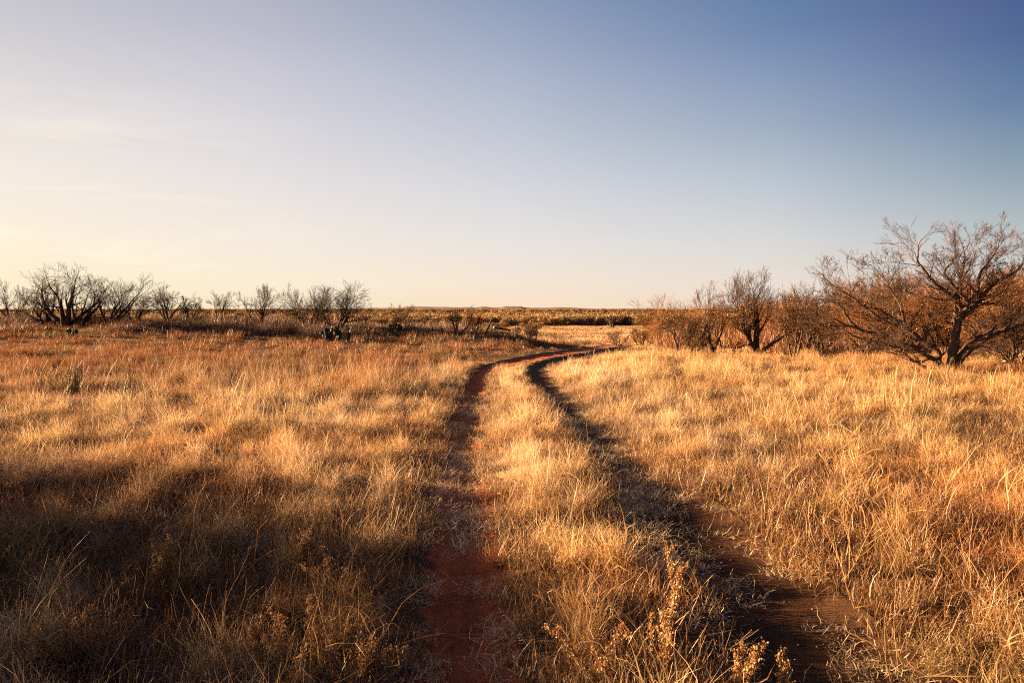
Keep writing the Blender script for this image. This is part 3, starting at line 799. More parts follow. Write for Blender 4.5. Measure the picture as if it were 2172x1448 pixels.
# px base, py base, py top, px left, px right, label, options
LT = [
 (18, 686, 598, -60, 60, 'dark scrubby leafless mesquite cut by the left edge of the picture', dict(limbs=6, m='d')),
 (96, 690, 598, 28, 132, 'low dark many-stemmed mesquite leaning left under the tallest tree of the left group', dict(limbs=7, m='d', spread=.9)),
 (140, 692, 562, 45, 215, 'tallest bare mesquite of the left group, with a stout forked trunk against the cream sky', dict(limbs=4, m='d', rt=.13)),
 (168, 692, 572, 150, 262, 'bare mesquite with long limbs sweeping right, just right of the tallest left tree', dict(limbs=4, m='d', rt=.09)),
 (235, 694, 586, 196, 322, 'dense bare mesquite leaning right on a slanted trunk in the left group', dict(limbs=5, m='d', rt=.09)),
 (284, 684, 622, 262, 345, 'small wide bare mesquite between two taller ones of the left group', dict(limbs=5, m='d')),
 (355, 684, 607, 318, 408, 'fan shaped bare mesquite at the right end of the left group', dict(limbs=6, m='d', spread=.65)),
 (402, 684, 630, 382, 442, 'small twiggy mesquite bush beside the fan shaped tree', dict(limbs=6, m='d')),
 (470, 687, 619, 440, 497, 'small lone bare sapling tree with a single dark stem on the left rise', dict(limbs=3, m='d', spread=.6, kids=(7, 5, 4))),
 (552, 692, 606, 510, 598, 'v shaped lone bare mesquite standing clear against the sky on the left rise', dict(limbs=4, m='d', spread=.6, kids=(8, 5, 4))),
 (660, 702, 608, 598, 722, 'wide bowl shaped bare mesquite with low spreading limbs left of the prickly pear', dict(limbs=7, m='d', rt=.07, spread=1.0, kids=(8, 6, 4))),
 (712, 706, 604, 672, 785, 'bare mesquite with limbs reaching right directly behind the large prickly pear', dict(limbs=6, m='d', rt=.06, kids=(8, 6, 4))),
 (763, 690, 640, 738, 798, 'low bare mesquite at the right end of the tree row on the rise', dict(limbs=4, m='d')),
 (857, 704, 644, 828, 886, 'thin upright leafless tree between two prickly pears', dict(limbs=4, m='t', spread=.55, kids=(6, 4, 4))),
 (970, 708, 652, 950, 1003, 'small crooked leafless tree left of the leaning pole', dict(limbs=4, m='t', kids=(7, 5, 4))),
 (1005, 706, 664, 988, 1028, 'fuzzy brown small bush between the crooked tree and the leaning pole', dict(limbs=5, m='r', leaves=500)),
 (1132, 723, 680, 1108, 1156, 'small bare v shaped tree right of the black pipe at the edge of the pasture', dict(limbs=5, m='t', spread=.6, kids=(6, 4, 3))),
 (1181, 730, 704, 1166, 1194, 'tiny bare sapling beside the bend of the track', dict(limbs=3, m='t', spread=.6, kids=(5, 4, 2), rt=.03)),
 (1308, 723, 690, 1282, 1332, 'small arching bare tree alone in the pasture right of the bend', dict(limbs=6, m='t', kids=(6, 4, 4), spread=1.0)),
 (1359, 723, 682, 1336, 1384, 'small brown bush at the left foot of the right tree group', dict(limbs=5, m='r', leaves=500)),
 (1412, 731, 632, 1352, 1462, 'broad rusty mesquite with orange leaf tips at the left end of the right tree group', dict(limbs=6, m='r', rt=.09, spread=.95, leaves=3200)),
 (1441, 753, 662, 1396, 1492, 'crooked low mesquite with a contorted twin trunk in the right tree group', dict(limbs=4, m='b', rt=.07, spread=1.0, wob=.3, leaves=900)),
 (1472, 751, 676, 1446, 1506, 'small many-stemmed grey mesquite with a splayed base in the right tree group', dict(limbs=7, m='b', rt=.05, leaves=300)),
 (1511, 749, 611, 1470, 1572, 'upright mesquite forked like a v, left of the large rounded one with yellow tips', dict(limbs=3, m='b', rt=.11, spread=.55, leaves=2200)),
 (1531, 746, 676, 1512, 1556, 'slim pale sapling between the forked mesquite and the rounded one', dict(limbs=3, m='b', rt=.04, spread=.5, kids=(6, 4, 3))),
 (1606, 750, 584, 1538, 1700, 'large rounded mesquite with a thick dark trunk and yellow tips in the right tree group', dict(limbs=6, m='b', rt=.11, kids=(9, 6, 5), spread=.95, leaves=2600)),
 (1683, 758, 612, 1645, 1752, 'slender pale stemmed mesquite right of the large rounded one', dict(limbs=4, m='b', rt=.06, spread=.55, leaves=300)),
 (1706, 747, 640, 1672, 1770, 'dark bare mesquite half hidden behind the slender pale stemmed one', dict(limbs=4, m='b', rt=.06)),
 (1738, 749, 632, 1700, 1800, 'bare mesquite standing under the left branches of the big tree', dict(limbs=4, m='b', rt=.06, leaves=500)),
 (1838, 752, 600, 1770, 1930, 'bare mesquite behind the left half of the big spreading tree', dict(limbs=6, m='r', rt=.07, leaves=1500)),
 (1925, 748, 590, 1850, 2010, 'tall leafy-tipped mesquite directly behind the middle of the big spreading tree', dict(limbs=6, m='r', rt=.08, leaves=2500)),
 (2105, 760, 585, 2040, 2180, 'rust brown mesquite behind the right half of the big spreading tree', dict(limbs=6, m='r', rt=.08, leaves=2500)),
 (2165, 783, 640, 2075, 2260, 'dark tangled low mesquite at the right edge of the picture', dict(limbs=7, m='b', rt=.08, spread=1.05, kids=(10, 7, 5), leaves=400)),
]
for _t in LT:
    if _t[6]['m'] == 'd':
        _t[6].setdefault('kids', (7, 5, 4)); _t[6].setdefault('spread', 0.9); _t[6]['wob'] = 0.2; _t[6]['up'] = 0.035; _t[6]['rt'] = _t[6].get('rt', .06) * 1.15
for _t in LT:
    if _t[6]['m'] in 'br' and 'kids' not in _t[6] and _t[0] > 1400:
        _t[6]['kids'] = (8, 6, 4); _t[6].setdefault('rt', .07); _t[6]['wob'] = _t[6].get('wob', 0.2); _t[6]['ratio'] = 0.66
        _t[6].setdefault('spread', .85)
    if _t[0] > 1400: _t[6]['rmin'] = .0068; _t[6]['zp'] = 97.8
MM = {'d': (M_DARKTWIG, M_DARKTWIG), 't': (M_BARK, M_TWIG), 'r': (M_BARK, M_RUSTTWIG), 'b': (M_BARK, M_TWIG)}
made = []
for i, (bx, by, ty, lx, rx, label, op) in enumerate(LT):
    X, Y = ground_at(bx, by)
    if Y > 100 and bx > 800: X, Y = at_dist(bx, 60 if bx > 1150 else 50)
    s = Y / FPX
    m1, m2 = MM[op.pop('m')]; lv = op.pop('leaves', 0)
    op.setdefault('rmin', 0.0075 if Y > 35 else 0.006)
    op.setdefault('kids', (8, 5, 5)); op['rt'] = op.get('rt', 0.06) * (1.5 if Y > 28 else 1.0); print('Y', Y)
    t = mesquite(100 + i, (lx - bx) * s, (rx - bx) * s, (by - ty) * s, **op)
    root = t.build('mesquite_tree' if (by - ty) * s > 1.9 else 'mesquite_sapling', (X, Y, float(gz(X, Y)) - 0.03), m1, m2, int(lv * 0.4), lsize=0.036)
    tag(root, label, 'tree' if (by - ty) * s > 1.9 else 'small tree', 'bare mesquites on the left rise' if bx < 800 else ('mesquites of the right tree group' if bx > 1350 else 'scattered small trees by the pasture'))
    made.append(root)
    print('tree', i, round(X, 1), round(Y, 1), round((by - ty) * s, 2))

# the big spreading mesquite, limb by limb
def big_tree():
    bx, by = 2013, 793
    X, Y = ground_at(bx, by)
    s = Y / FPX
    def P(zx, zy, dep): return ((1680 + zx / 3.811 - bx) * s * (1 + dep / Y), dep, (by - 440 - zy / 3.811) * s * (1 + dep / Y))
    limbs = [
     ([(1255, 1345), (1180, 1300), (1110, 1210), (1000, 1140), (900, 1080), (700, 1000), (500, 925), (330, 840), (215, 740)], -0.9, .105),
     ([(1230, 1345), (1020, 1262), (880, 1185), (760, 1112), (640, 1070), (520, 1030)], -1.6, .06),
     ([(1235, 1340), (1205, 1250), (1190, 1165), (1080, 1060), (960, 940), (850, 880), (740, 790), (620, 680), (500, 560), (400, 480)], 0.3, .115),
     ([(1190, 1165), (1060, 1120), (880, 1090), (700, 1040), (560, 960), (440, 940), (300, 900)], 0.9, .07),
     ([(1275, 1345), (1300, 1150), (1315, 1000), (1335, 860), (1352, 760), (1320, 680), (1240, 600), (1130, 500), (1070, 390), (1010, 290), (945, 180)], 0.0, .15),
     ([(1352, 770), (1372, 690), (1320, 610), (1220, 490), (1170, 380), (1220, 270), (1240, 160)], -0.4, .07),
     ([(1330, 900), (1375, 700), (1385, 520), (1420, 370), (1440, 250), (1425, 150)], 0.5, .08),
     ([(1335, 880), (1450, 740), (1500, 600), (1510, 430), (1590, 280), (1690, 90)], 0.1, .085),
     ([(1500, 620), (1600, 490), (1740, 400), (1830, 290), (1900, 210)], -0.3, .06),
     ([(1300, 1250), (1340, 1000), (1440, 800), (1560, 710), (1720, 650), (1880, 580), (2050, 500)], 1.0, .10),
     ([(1290, 1330), (1400, 1130), (1560, 1000), (1700, 900), (1860, 790), (2040, 690)], -0.8, .115),
     ([(1300, 1330), (1420, 1120), (1620, 1000), (1800, 960), (2000, 930)], 0.6, .09),
     ([(980, 950), (970, 840), (960, 720), (900, 600), (850, 470), (760, 330)], 0.5, .055),
     ([(1110, 1090), (1010, 880), (1000, 780), (1060, 640), (1120, 560)], 1.4, .06),
     ([(860, 880), (700, 760), (560, 700), (480, 620)], -0.7, .05),
     ([(600, 960), (470, 800), (400, 660), (300, 600)], -0.5, .045),
    ]
    t = Tree(4242, kids=(12, 5, 4, 3), wob=0.20, up=0.05, rmin=0.0042, ratio=0.60, ang=0.65)
    rnd = t.rnd
    for pts, dep, r in limbs:
        n = len(pts); L = 0; q = []
        first = pts[0][1] > 1220
        for k, (a, b) in enumerate(pts):
            u = k / (n - 1)
            q.append(P(a + rnd.gauss(0, 4), b + rnd.gauss(0, 4), dep * (u if first else 0.35 + 0.65 * u)))
        # resample for crooked, smooth limbs
        q = np.array(q); tt = np.linspace(0, (n - 1) * 0.90, 4 * (n - 1) + 1)
        Q = []
        for f in tt:
            i = min(int(f), n - 2); u = f - i
            p0, p1, p2, p3 = q[max(i - 1, 0)], q[i], q[i + 1], q[min(i + 2, n - 1)]
            Q.append(0.5 * (2 * p1 + (p2 - p0) * u + (2 * p0 - 5 * p1 + 4 * p2 - p3) * u ** 2 + (3 * p1 - p0 - 3 * p2 + p3) * u ** 3))
        Q = np.array(Q); Q[1:] += np.random.default_rng(n).normal(0, 0.012, Q[1:].shape)
        L = float(np.linalg.norm(np.diff(Q, axis=0), axis=1).sum())
        m = len(Q)
        rr = [0.92 * r * (1.3 if k == 0 and first else 1) * (1 - 0.80 * (k / (m - 1)) ** 0.8) for k in range(m)]
        if first: Q[0, 2] = -0.12
        pts_ = [tuple(p) for p in Q]
        t.trunk.append((pts_, rr))
        t.sprout(pts_, rr, min(L, 3.2) * 0.60, 0, start=0.22 if first else 0.1)
    top = np.percentile([p[2] for pl, _ in t.crown for p in pl], 99.6); kz = 323 * s / top
    print('big scale', kz)
    f = lambda p: (p[0] * (1.13 if p[0] < 0 else 1.0) if p[0] > -4.6 else -4.6 + 0.5 * (p[0] + 4.6), p[1], p[2] * (1 + (kz - 1) * min(1, p[2] / 2.0)))
    for lst in (t.trunk, t.crown):
        for q in range(len(lst)): lst[q] = ([f(p) for p in lst[q][0]], lst[q][1])
    t.tips = [f(p) for p in t.tips]
    root = t.build('mesquite_tree', (X, Y, float(gz(X, Y))), M_BARK, M_TWIG, 500, lsize=0.02)
    tag(root, 'big spreading bare mesquite with many thick low limbs standing in the grass at right', 'tree', 'mesquites of the right tree group')
    print('big', X, Y, len(t.crown))
big_tree()

# ------------------------------------------------------------------ thicket behind the right trees: copies of bushy mesquites
def copy_tree(o):
    c = o.copy(); COL.objects.link(c)
    for ch in o.children:
        k = ch.copy(); COL.objects.link(k); k.parent = c
    return c

rt = random.Random(11)
bush_src = []
for k in range(5):
    t = mesquite(500 + k, -2.0, 2.0, 3.0, limbs=7, kids=(7, 5, 5), rt=.06, rmin=.008, spread=.9)
    b = t.build('mesquite_bush', (0, 0, 0), M_BARK, M_RUSTTWIG, 450, lsize=0.035)
    bush_src.append(b)
bs_used = set()
tb = []
for px, Y, sc in [(1385, 68, .85), (1425, 75, 1.0), (1460, 72, 1.0), (1500, 66, .9), (1535, 74, 1.1), (1570, 64, .9), (1600, 78, 1.2), (1640, 66, 1.0), (1665, 60, .8),
                  (1700, 62, .95), (1730, 70, 1.15), (1765, 55, .9), (1800, 60, 1.1), (1835, 50, .9), (1870, 56, 1.1), (1905, 45, .9), (1940, 52, 1.1), (1975, 46, 1.0),
                  (2010, 42, .9), (2045, 48, 1.1), (2080, 42, 1.0), (2115, 38, .9), (2150, 44, 1.1), (2190, 36, 1.0), (2235, 40, 1.1), (2290, 34, 1.0), (2350, 38, 1.1),
                  (1550, 92, 1.3), (1620, 95, 1.3), (1690, 90, 1.3), (1760, 84, 1.3), (1830, 78, 1.3), (1900, 72, 1.3), (1970, 66, 1.3), (2040, 64, 1.3), (2110, 60, 1.3), (2180, 56, 1.3), (2260, 52, 1.3)]:
    k = rt.randrange(5)
    o = bush_src[k] if k not in bs_used else copy_tree(bush_src[k])
    bs_used.add(k)
    Yk = 0.86 if px < 1560 else 0.74
    if px < 1480 and Y < 90: sc *= 0.75
    X, Y = at_dist(px + (30 if px < 1420 else 0), Y * Yk)
    o.location = (X, Y, float(gz(X, Y)) - 0.05)
    o.rotation_euler = (0, 0, rt.random() * 6.28)
    o.scale = (sc * (1.05 + 0.3 * rt.random()),) * 2 + (sc * (0.82 + 0.35 * rt.random()),)
    tag(o, 'rust brown twiggy bush in the dense thicket behind the right hand trees', 'bush', 'bushes of the thicket behind the right trees')

for X, Y, sw, sh in [(-8.6, 5.8, .8, .52), (-7.4, 4.3, .8, .52), (-9.8, 7.2, .9, .55), (-11.5, 6.6, 1.0, .66), (-10.0, 5.0, 1.0, .62), (-7.6, 3.3, .9, .56), (-11.0, 3.6, 1.2, .8), (-9.2, 6.4, 1.0, .62)]:  # unseen bushes, added beyond the left edge to darken the near left grass
    o = copy_tree(bush_src[rt.randrange(5)])
    o.location = (X, Y, float(gz(X, Y)) - 0.05); o.rotation_euler = (0, 0, rt.random() * 6.28); o.scale = (sw, sw, sh)
    tag(o, 'unseen low twiggy bush added outside the left edge of the picture to shade the near grass', 'bush', 'added shade bushes left of the picture')

# ------------------------------------------------------------------ low scrub on the left rise and around the centre (stuff)
scrub = []
for k in range(5):
    scrub.append(proto('scrub_%02d' % k, [ribbons(rg, 150, 0.45, 0.55, 0.75, 0.3, 1.2, 0.016, 4), ribbons(rg, 70, 0.5, 0.4, 0.9, 0.6, 1.5, 0.02, 3)], M_BRUSHI))
S_SCRUB = proto_set('scrub_set', scrub)
x, y = field_points(30, 100, 1.0, rg)
pxx = 1086 + x / y * FPX
w = np.where(pxx < 1130, sstep(1135, 1040, pxx) * sstep(40, 46, y) * 0.9, sstep(1370, 1480, pxx) * sstep(34, 42, y + (pxx - 1500) * 0.012) * 0.8)
k = rg.random(len(x)) < w * sstep(0.30, 0.55, fbm(x / 5, y / 3, 101, 3)) * 1.3
x, y, pxx = x[k], y[k], pxx[k]
k = ~((np.abs(pxx - 1070) < 60) & (y > 30) & (y < 75) & (rg.random(len(x)) < 0.93))
x, y, pxx = x[k], y[k], pxx[k]
cL = lerp(np.repeat(np.array([[0.17, 0.10, 0.075]]), len(x), 0), np.array([0.36, 0.23, 0.165]), sstep(0.45, 0.65, fbm(x / 4, y / 4, 103, 2)))
cR = lerp(np.repeat(np.array([[0.30, 0.12, 0.04]]), len(x), 0), np.array([0.14, 0.06, 0.03]), sstep(0.4, 0.6, fbm(x / 2, y / 2, 104, 2)))
cs = np.where((pxx < 1200)[:, None], cL, cR)
s = 1.1 + 0.9 * rg.random(len(x))
scatter('low_scrub', 'low purple brown scrub on the left rise and under the trees', S_SCRUB, 5, np.stack([x, y, gz(x, y)], -1),
        np.stack([0 * x, 0 * x, rg.random(len(x)) * 6.28], -1), np.stack([s, s, s * (0.55 + 0.6 * rg.random(len(x))) * np.where(pxx < 1200, np.where(pxx > 960, 0.38, 0.60), 1.0)], -1), cs, rg)

# ------------------------------------------------------------------ far brush on the plain (stuff)
def far_bush(rng):
    parts = [ribbons(rng, 170, 0.7, 3.4, 0.55, 0.25, 0.5, 0.10, 4, Lvar=0.25, tipw=0.5)]
    n = 420
    ph = rng.random(n) * 6.283; rr = np.sqrt(rng.random(n)); zz = 0.7 + 3.0 * rng.random(n) ** 0.8
    pr = 2.1 * np.sqrt(np.clip(1 - ((zz - 1.7) / 2.3) ** 2, 0.05, 1)) * rr ** 0.6
    c = np.stack([pr * np.cos(ph), pr * np.sin(ph), zz], -1)
    u = rng.normal(0, 1, (n, 3)); u[:, 2] += np.sign(u[:, 2]) * 0.6; u /= np.linalg.norm(u, axis=1, keepdims=True)
    v = np.cross(u, rng.normal(0, 1, (n, 3))); v /= np.linalg.norm(v, axis=1, keepdims=True)
    s = 0.30 * (0.5 + rng.random(n))[:, None]
    Q = np.stack([c - u * s, c + v * s * .3, c + u * s, c - v * s * .3], 1).reshape(-1, 3)
    parts.append((Q, np.arange(n * 4).reshape(-1, 4), np.repeat(rng.random(n), 4)))
    return proto('far_bush', parts, M_BRUSHI)
fb = [far_bush(rg) for k in range(6)]
S_FB = proto_set('far_bushes', fb)
def band(y0, y1, dens, cover, scale, rng, name, label, seed, edge=0.0):
    x, y = field_points(y0, y1, dens, rng, 0.80, 30)
    k = (fbm(x / (y0 * 0.12), y / (y0 * 0.16), seed, 3) < cover) & (y > y0 + edge * (fbm(x / 30, x * 0, seed + 4, 2) - 0.3))
    x, y = x[k], y[k]
    n1 = fbm(x / (y0 * .06), y / (y0 * .06), seed + 1, 3)
    c = lerp(np.repeat(np.array([[0.17, 0.085, 0.035]]), len(x), 0), np.array([0.26, 0.16, 0.05]), sstep(0.4, 0.55, n1))
    c = lerp(c, np.array([0.34, 0.17, 0.04]), sstep(0.6, 0.7, n1))
    c = c * rng.normal(1, 0.15, len(x)).clip(0.45, 1.7)[:, None] * (0.75 + 0.6 * sstep(.35, .65, fbm(x / (y0 * .3), y / (y0 * .05), seed + 9, 2)))[:, None]
    s = scale * (0.65 + 0.5 * rng.random(len(x)))
    scatter(name, label, S_FB, 6, np.stack([x, y, gz(x, y) - 0.1], -1), np.stack([0 * x, 0 * x, rng.random(len(x)) * 6.28], -1),
            np.stack([s * 1.1, s * 1.1, s], -1), c, rng)
    print(name, len(x))
band(262, 330, 0.075, 0.85, 0.95, rg, 'far_brush', 'dense olive and rust brush across the far side of the pasture', 201, 25)
x, y = field_points(150, 285, 0.02, rg, 0.8, 10); pxx = 1086 + x / y * FPX
k = rg.random(len(x)) < np.where((pxx > 1140) & (pxx < 1340), 0.008, 0.5) * sstep(0.35, 0.6, fbm(x / 25, y / 12, 231, 2)) + 0.25 * sstep(255, 275, y)
x, y = x[k], y[k]; s_ = 0.3 + 0.5 * rg.random(len(x))
scatter('pasture_scrub', 'small shrubs dotted over the low pasture', S_FB, 6, np.stack([x, y, gz(x, y) - .05], -1), np.stack([0 * x, 0 * x, rg.random(len(x)) * 6.28], -1),
        np.stack([s_ * 1.2, s_ * 1.2, s_], -1), np.array([[0.20, 0.11, 0.045]]) * rg.normal(1, .2, len(x)).clip(.5, 1.5)[:, None], rg)
band(330, 850, 0.008, 0.50, 1.0, rg, 'distant_brush', 'distant brush country beyond the pasture', 211)
band(1050, 3800, 0.0009, 0.58, 1.9, rg, 'horizon_brush', 'hazy brush reaching to the foot of the low hills', 221)

# ------------------------------------------------------------------ low hills and mesas on the horizon
def hills():
    HX = [-600, 0, 400, 620, 780, 850, 870, 900, 960, 1010, 1024, 1045, 1062, 1070, 1104, 1112, 1150, 1185, 1240, 1270, 1330, 1400, 1600, 2172, 2800]
    HY = [2.0, 1.5, 1.5, 2.0, 3.2, 3.6, 6.2, 5.6, 4.8, 4.4, 5.8, 4.2, 4.6, 6.6, 6.2, 4.4, 3.4, 4.6, 3.2, 1.8, 2.4, 1.6, 1.0, 0.8, 0.8]
    px = np.linspace(-600, 2800, 900)
    prof = 1.2 * np.interp(px, HX, HY) + 1.1 * (fbm(px / 22, px * 0, 301, 4) - 0.5)
    ds = [4700, 5000, 5400, 5900, 6400, 7000, 8200]
    sh = [-.15, 0.12, 0.38, 0.62, 1.0, 0.9, -.1]
    V = []
    for d, k in zip(ds, sh):
        hz = CAM_H + prof * 6400 / FPX * 1.0
        z = -5.5 + (hz + 5.5) * k * (1 + 0.25 * (fbm(px / 40, np.full_like(px, d / 900), 305, 3) - 0.5) * (k < 0.95))
        V.append(np.stack([(px - 1086) / FPX * d, np.full_like(px, d), z], -1))
    V = np.concatenate(V); n = len(px)
    i = np.arange(len(ds) * n).reshape(len(ds), n)
    F = np.stack([i[:-1, :-1], i[:-1, 1:], i[1:, 1:], i[1:, :-1]], -1).reshape(-1, 4)
    m = mat_soft('hill_brush', (0.10, 0.070, 0.060), (0.19, 0.115, 0.09), 0.012, 0.95, 0, 1)
    o = mesh_obj('hills', V, [F], m)
    tag(o, 'low dark flat topped hills along the horizon', kind='structure')
hills()

# ------------------------------------------------------------------ prickly pears
def uv_ellipsoid(nu=10, nv=7):
    vs = [(0, 0, 1)]
    for j in range(1, nv):
        a = math.pi * j / nv
        for i in range(nu):
            b = 2 * math.pi * i / nu
            vs.append((math.sin(a) * math.cos(b), math.sin(a) * math.sin(b), math.cos(a)))
    vs.append((0, 0, -1))
    tri, quad = [], []
    for i in range(nu):
        tri.append((0, 1 + i, 1 + (i + 1) % nu))
        e = 1 + (nv - 2) * nu
        tri.append((len(vs) - 1, e + (i + 1) % nu, e + i))
        for j in range(nv - 2):
            a = 1 + j * nu
            quad.append((a + i, a + nu + i, a + nu + (i + 1) % nu, a + (i + 1) % nu))
    return np.array(vs), np.array(tri), np.array(quad)
EV, ET, EQ = uv_ellipsoid()

rc = np.random.default_rng(77)
clods = []
for k in range(5):
    v = EV * np.array([1, 0.8, 0.55]) * (1 + 0.25 * rc.normal(0, 1, (len(EV), 1)).clip(-1, 1)) * 0.011
    o = mesh_obj('clod_%d' % k, v, [ET, EQ], M_BRUSHI, link=False); add_bv(o, np.full(len(v), 0.5)); clods.append(o)
S_CLOD = proto_set('clods', clods)
x, y = field_points(2.2, 11, 160, rc)
k = ~rut_clear(x, y) & (rc.random(len(x)) < 0.25 + 0.75 * sstep(0.5, 0.7, vnoise(x * 4, y * 2, 88)))
x, y = x[k], y[k]; s_ = 0.25 + 1.1 * rc.random(len(x)) ** 3
scatter('dirt_clods', 'small clods and pebbles scattered in the wheel ruts', S_CLOD, 5, np.stack([x, y, gz(x, y) + 0.004], -1), rc.random((len(x), 3)) * 6.28,
        np.stack([s_, s_, s_], -1), np.where((x < 0.3)[:, None], np.array([[0.40, 0.12, 0.05]]), np.array([[0.16, 0.07, 0.035]])) * rc.normal(1, .2, len(x))[:, None], rc)

def prickly_pear(seed, w, h, loc, label):
    rnd = random.Random(seed)
    vs, ts, qs = [], [], []
    off = 0
    def pad(base, tilt, az, face, ln, lvl):
        nonlocal off
        M = Matrix.Rotation(az, 3, 'Z') @ Matrix.Rotation(tilt, 3, 'Y') @ Matrix.Rotation(face, 3, 'Z')
        v = EV.copy(); v[:, 0] *= ln * 0.40 * (1 + 0.25 * v[:, 2]); v[:, 1] *= ln * 0.09; v[:, 2] = (v[:, 2] + 0.93) * ln * 0.5
        v = v @ np.array(M).T + np.array(base)
        vs.append(v); ts.append(ET + off); qs.append(EQ + off); off += len(v)
        if lvl < 3:
            for k in range(rnd.choice((1, 2, 2, 3)) if lvl < 2 else rnd.choice((0, 1, 1, 2))):
                side = (rnd.random() - 0.5) * 1.5
                lp = Vector((math.sin(side) * ln * 0.36, 0, ln * (0.5 + 0.42 * math.cos(side))))
                b = M @ lp + Vector(base)
                if b.z < h and abs(b.x) < w * 0.55:
                    pad(tuple(b), tilt * 0.6 + rnd.gauss(0, 0.35), az + rnd.gauss(0, 0.6), face + rnd.gauss(0, 0.8), ln * (0.8 + 0.25 * rnd.random()), lvl + 1)
    v = EV * np.array([w * 0.46, w * 0.30, h * 0.12]); vs.append(v); ts.append(ET + off); qs.append(EQ + off); off += len(v)
    n = max(4, int(w * 7))
    for k in range(n):
        pad(((rnd.random() - .5) * w * .85, (rnd.random() - .5) * w * .5, -0.03), rnd.gauss(0, 0.35), rnd.random() * 6.28, rnd.random() * 3.14, h * (0.34 + 0.12 * rnd.random()), 0)
    o = mesh_obj('prickly_pear', np.concatenate(vs), [np.concatenate(ts), np.concatenate(qs)], M_CACTUS)
    o.location = loc
    tag(o, label, 'cactus', 'prickly pears on the left rise' if loc[0] < 3 else 'low prickly pears under the right trees')

for i, (bx, by, wpx, hpx, label) in enumerate([
    (717, 727, 50, 24, 'largest dark prickly pear clump with rim lit pads, in front of the bare tree row'),
    (834, 709, 34, 16, 'prickly pear with pale lit pads left of the thin upright tree'),
    (872, 706, 24, 12, 'small prickly pear right of the thin upright tree'),
    (930, 713, 24, 13, 'small prickly pear alone left of the crooked little tree'),
    (112, 711, 30, 12, 'low prickly pear left below the tallest tree of the left group'),
    (155, 712, 24, 13, 'pale yellow edged prickly pear right below the tallest left tree'),
    (1108, 730, 26, 12, 'low prickly pear at the end of the left rise beside the pasture'),
    (1530, 757, 34, 12, 'low grey green prickly pear at the foot of the forked right mesquite'),
    (1570, 758, 40, 12, 'low grey green prickly pear just left of the thick dark trunk'),
    ]):
    X, Y = ground_at(bx, by); s = Y / FPX
    prickly_pear(40 + i, wpx * s, hpx * s * 1.15, (X, Y, float(gz(X, Y))), label)

# ------------------------------------------------------------------ yuccas in the left field
for i, (bx, by, hpx, label) in enumerate([(150, 850, 56, 'dark spiky yucca in the left grass, the left one of two'),
                                          (276, 858, 46, 'dark spiky yucca in the left grass, the right one of two')]):
    X, Y = ground_at(bx, by); s = Y / FPX
    rs = np.random.default_rng(60 + i)
    V, F, b = ribbons(rs, 90, 0.18, hpx * s * 1.45, 0.55, 0.12, 0.1, 0.016, 4, Lvar=0.15, tipw=0.1)
    o = mesh_obj('yucca', V, [F], M_YUCCA, smooth=False); add_bv(o, b)
    o.location = (X, Y, float(gz(X, Y)) + 0.02)
    tag(o, label, 'yucca', 'two yuccas in the left field')

# ------------------------------------------------------------------ weeds with seed heads in the foreground
def seed_weed(seed, H, loc, label, group, nst=4, bare=False, lean=0.35):
    rnd = random.Random(seed); rs = np.random.default_rng(seed)
    root = empty('dry_stalk' if bare else 'seed_weed', loc, rnd.random() * 6.28)
    polys, c = [], []
    for k in range(nst):
        az = rnd.random() * 6.28; ti = abs(rnd.gauss(0, lean)) + 0.05
        d = (math.cos(az) * math.sin(ti), math.sin(az) * math.sin(ti), math.cos(ti))
        p = (rnd.gauss(0, .02), rnd.gauss(0, .02), -0.03); L = H * (0.65 + 0.45 * rnd.random()); n = 9
        pts = [p]
        for j in range(1, n):
            d = norm3((d[0] + rnd.gauss(0, .07), d[1] + rnd.gauss(0, .07), d[2] + rnd.gauss(0, .05)))
            p = tuple(p[q] + d[q] * L / (n - 1) for q in range(3)); pts.append(p)
        r0 = 0.0035 if not bare else 0.0030
        polys.append((pts, [r0 * (1 - 0.6 * j / (n - 1)) for j in range(n)]))
        for j in range(3, n - 1):
            if rnd.random() < (0.75 if not bare else 0.45):
                cd = child_dir(rnd, d, 0.6); q = pts[j]; sub = [q]; l2 = H * 0.22 * (0.5 + rnd.random()) * (1.5 if bare else 1)
                for z in range(3):
                    cd = norm3((cd[0] + rnd.gauss(0, .1), cd[1] + rnd.gauss(0, .1), cd[2] + .12)); q = tuple(q[a] + cd[a] * l2 / 3 for a in range(3)); sub.append(q)
                polys.append((sub, [0.002, 0.0018, 0.0015, 0.0011]))
                if not bare:
                    for z in range(1, 4): c += [sub[z]] * 10
        if not bare:
            for j in range(n // 2, n): c += [pts[j]] * 22
    V, F = tubes(polys, lambda r: 4 if r > .003 else 3)
    mesh_obj('stem', V, [F], M_STALK, root)
    if not bare:
        c = np.repeat(np.array(c), 2, 0); c = c + rs.normal(0, 0.010, (len(c), 3)); n = len(c)
        u = rs.normal(0, 1, (n, 3)); u[:, 2] = np.abs(u[:, 2]) + .4; u /= np.linalg.norm(u, axis=1, keepdims=True)
        v = np.cross(u, rs.normal(0, 1, (n, 3))); v /= np.linalg.norm(v, axis=1, keepdims=True)
        s = 0.0062 * (0.5 + rs.random(n))[:, None]
        w = np.cross(u, v)
        Q = np.stack([c - u * s, c + v * s * .6 + w * s * .2, c + u * s, c - v * s * .6 + w * s * .2], 1).reshape(-1, 3)
        o = mesh_obj('seed_heads', Q, [np.arange(n * 4).reshape(-1, 4)], M_SEED, root, smooth=False); add_bv(o, np.repeat(rs.random(n), 4))
    tag(root, label, 'dry stalk' if bare else 'weed', group)

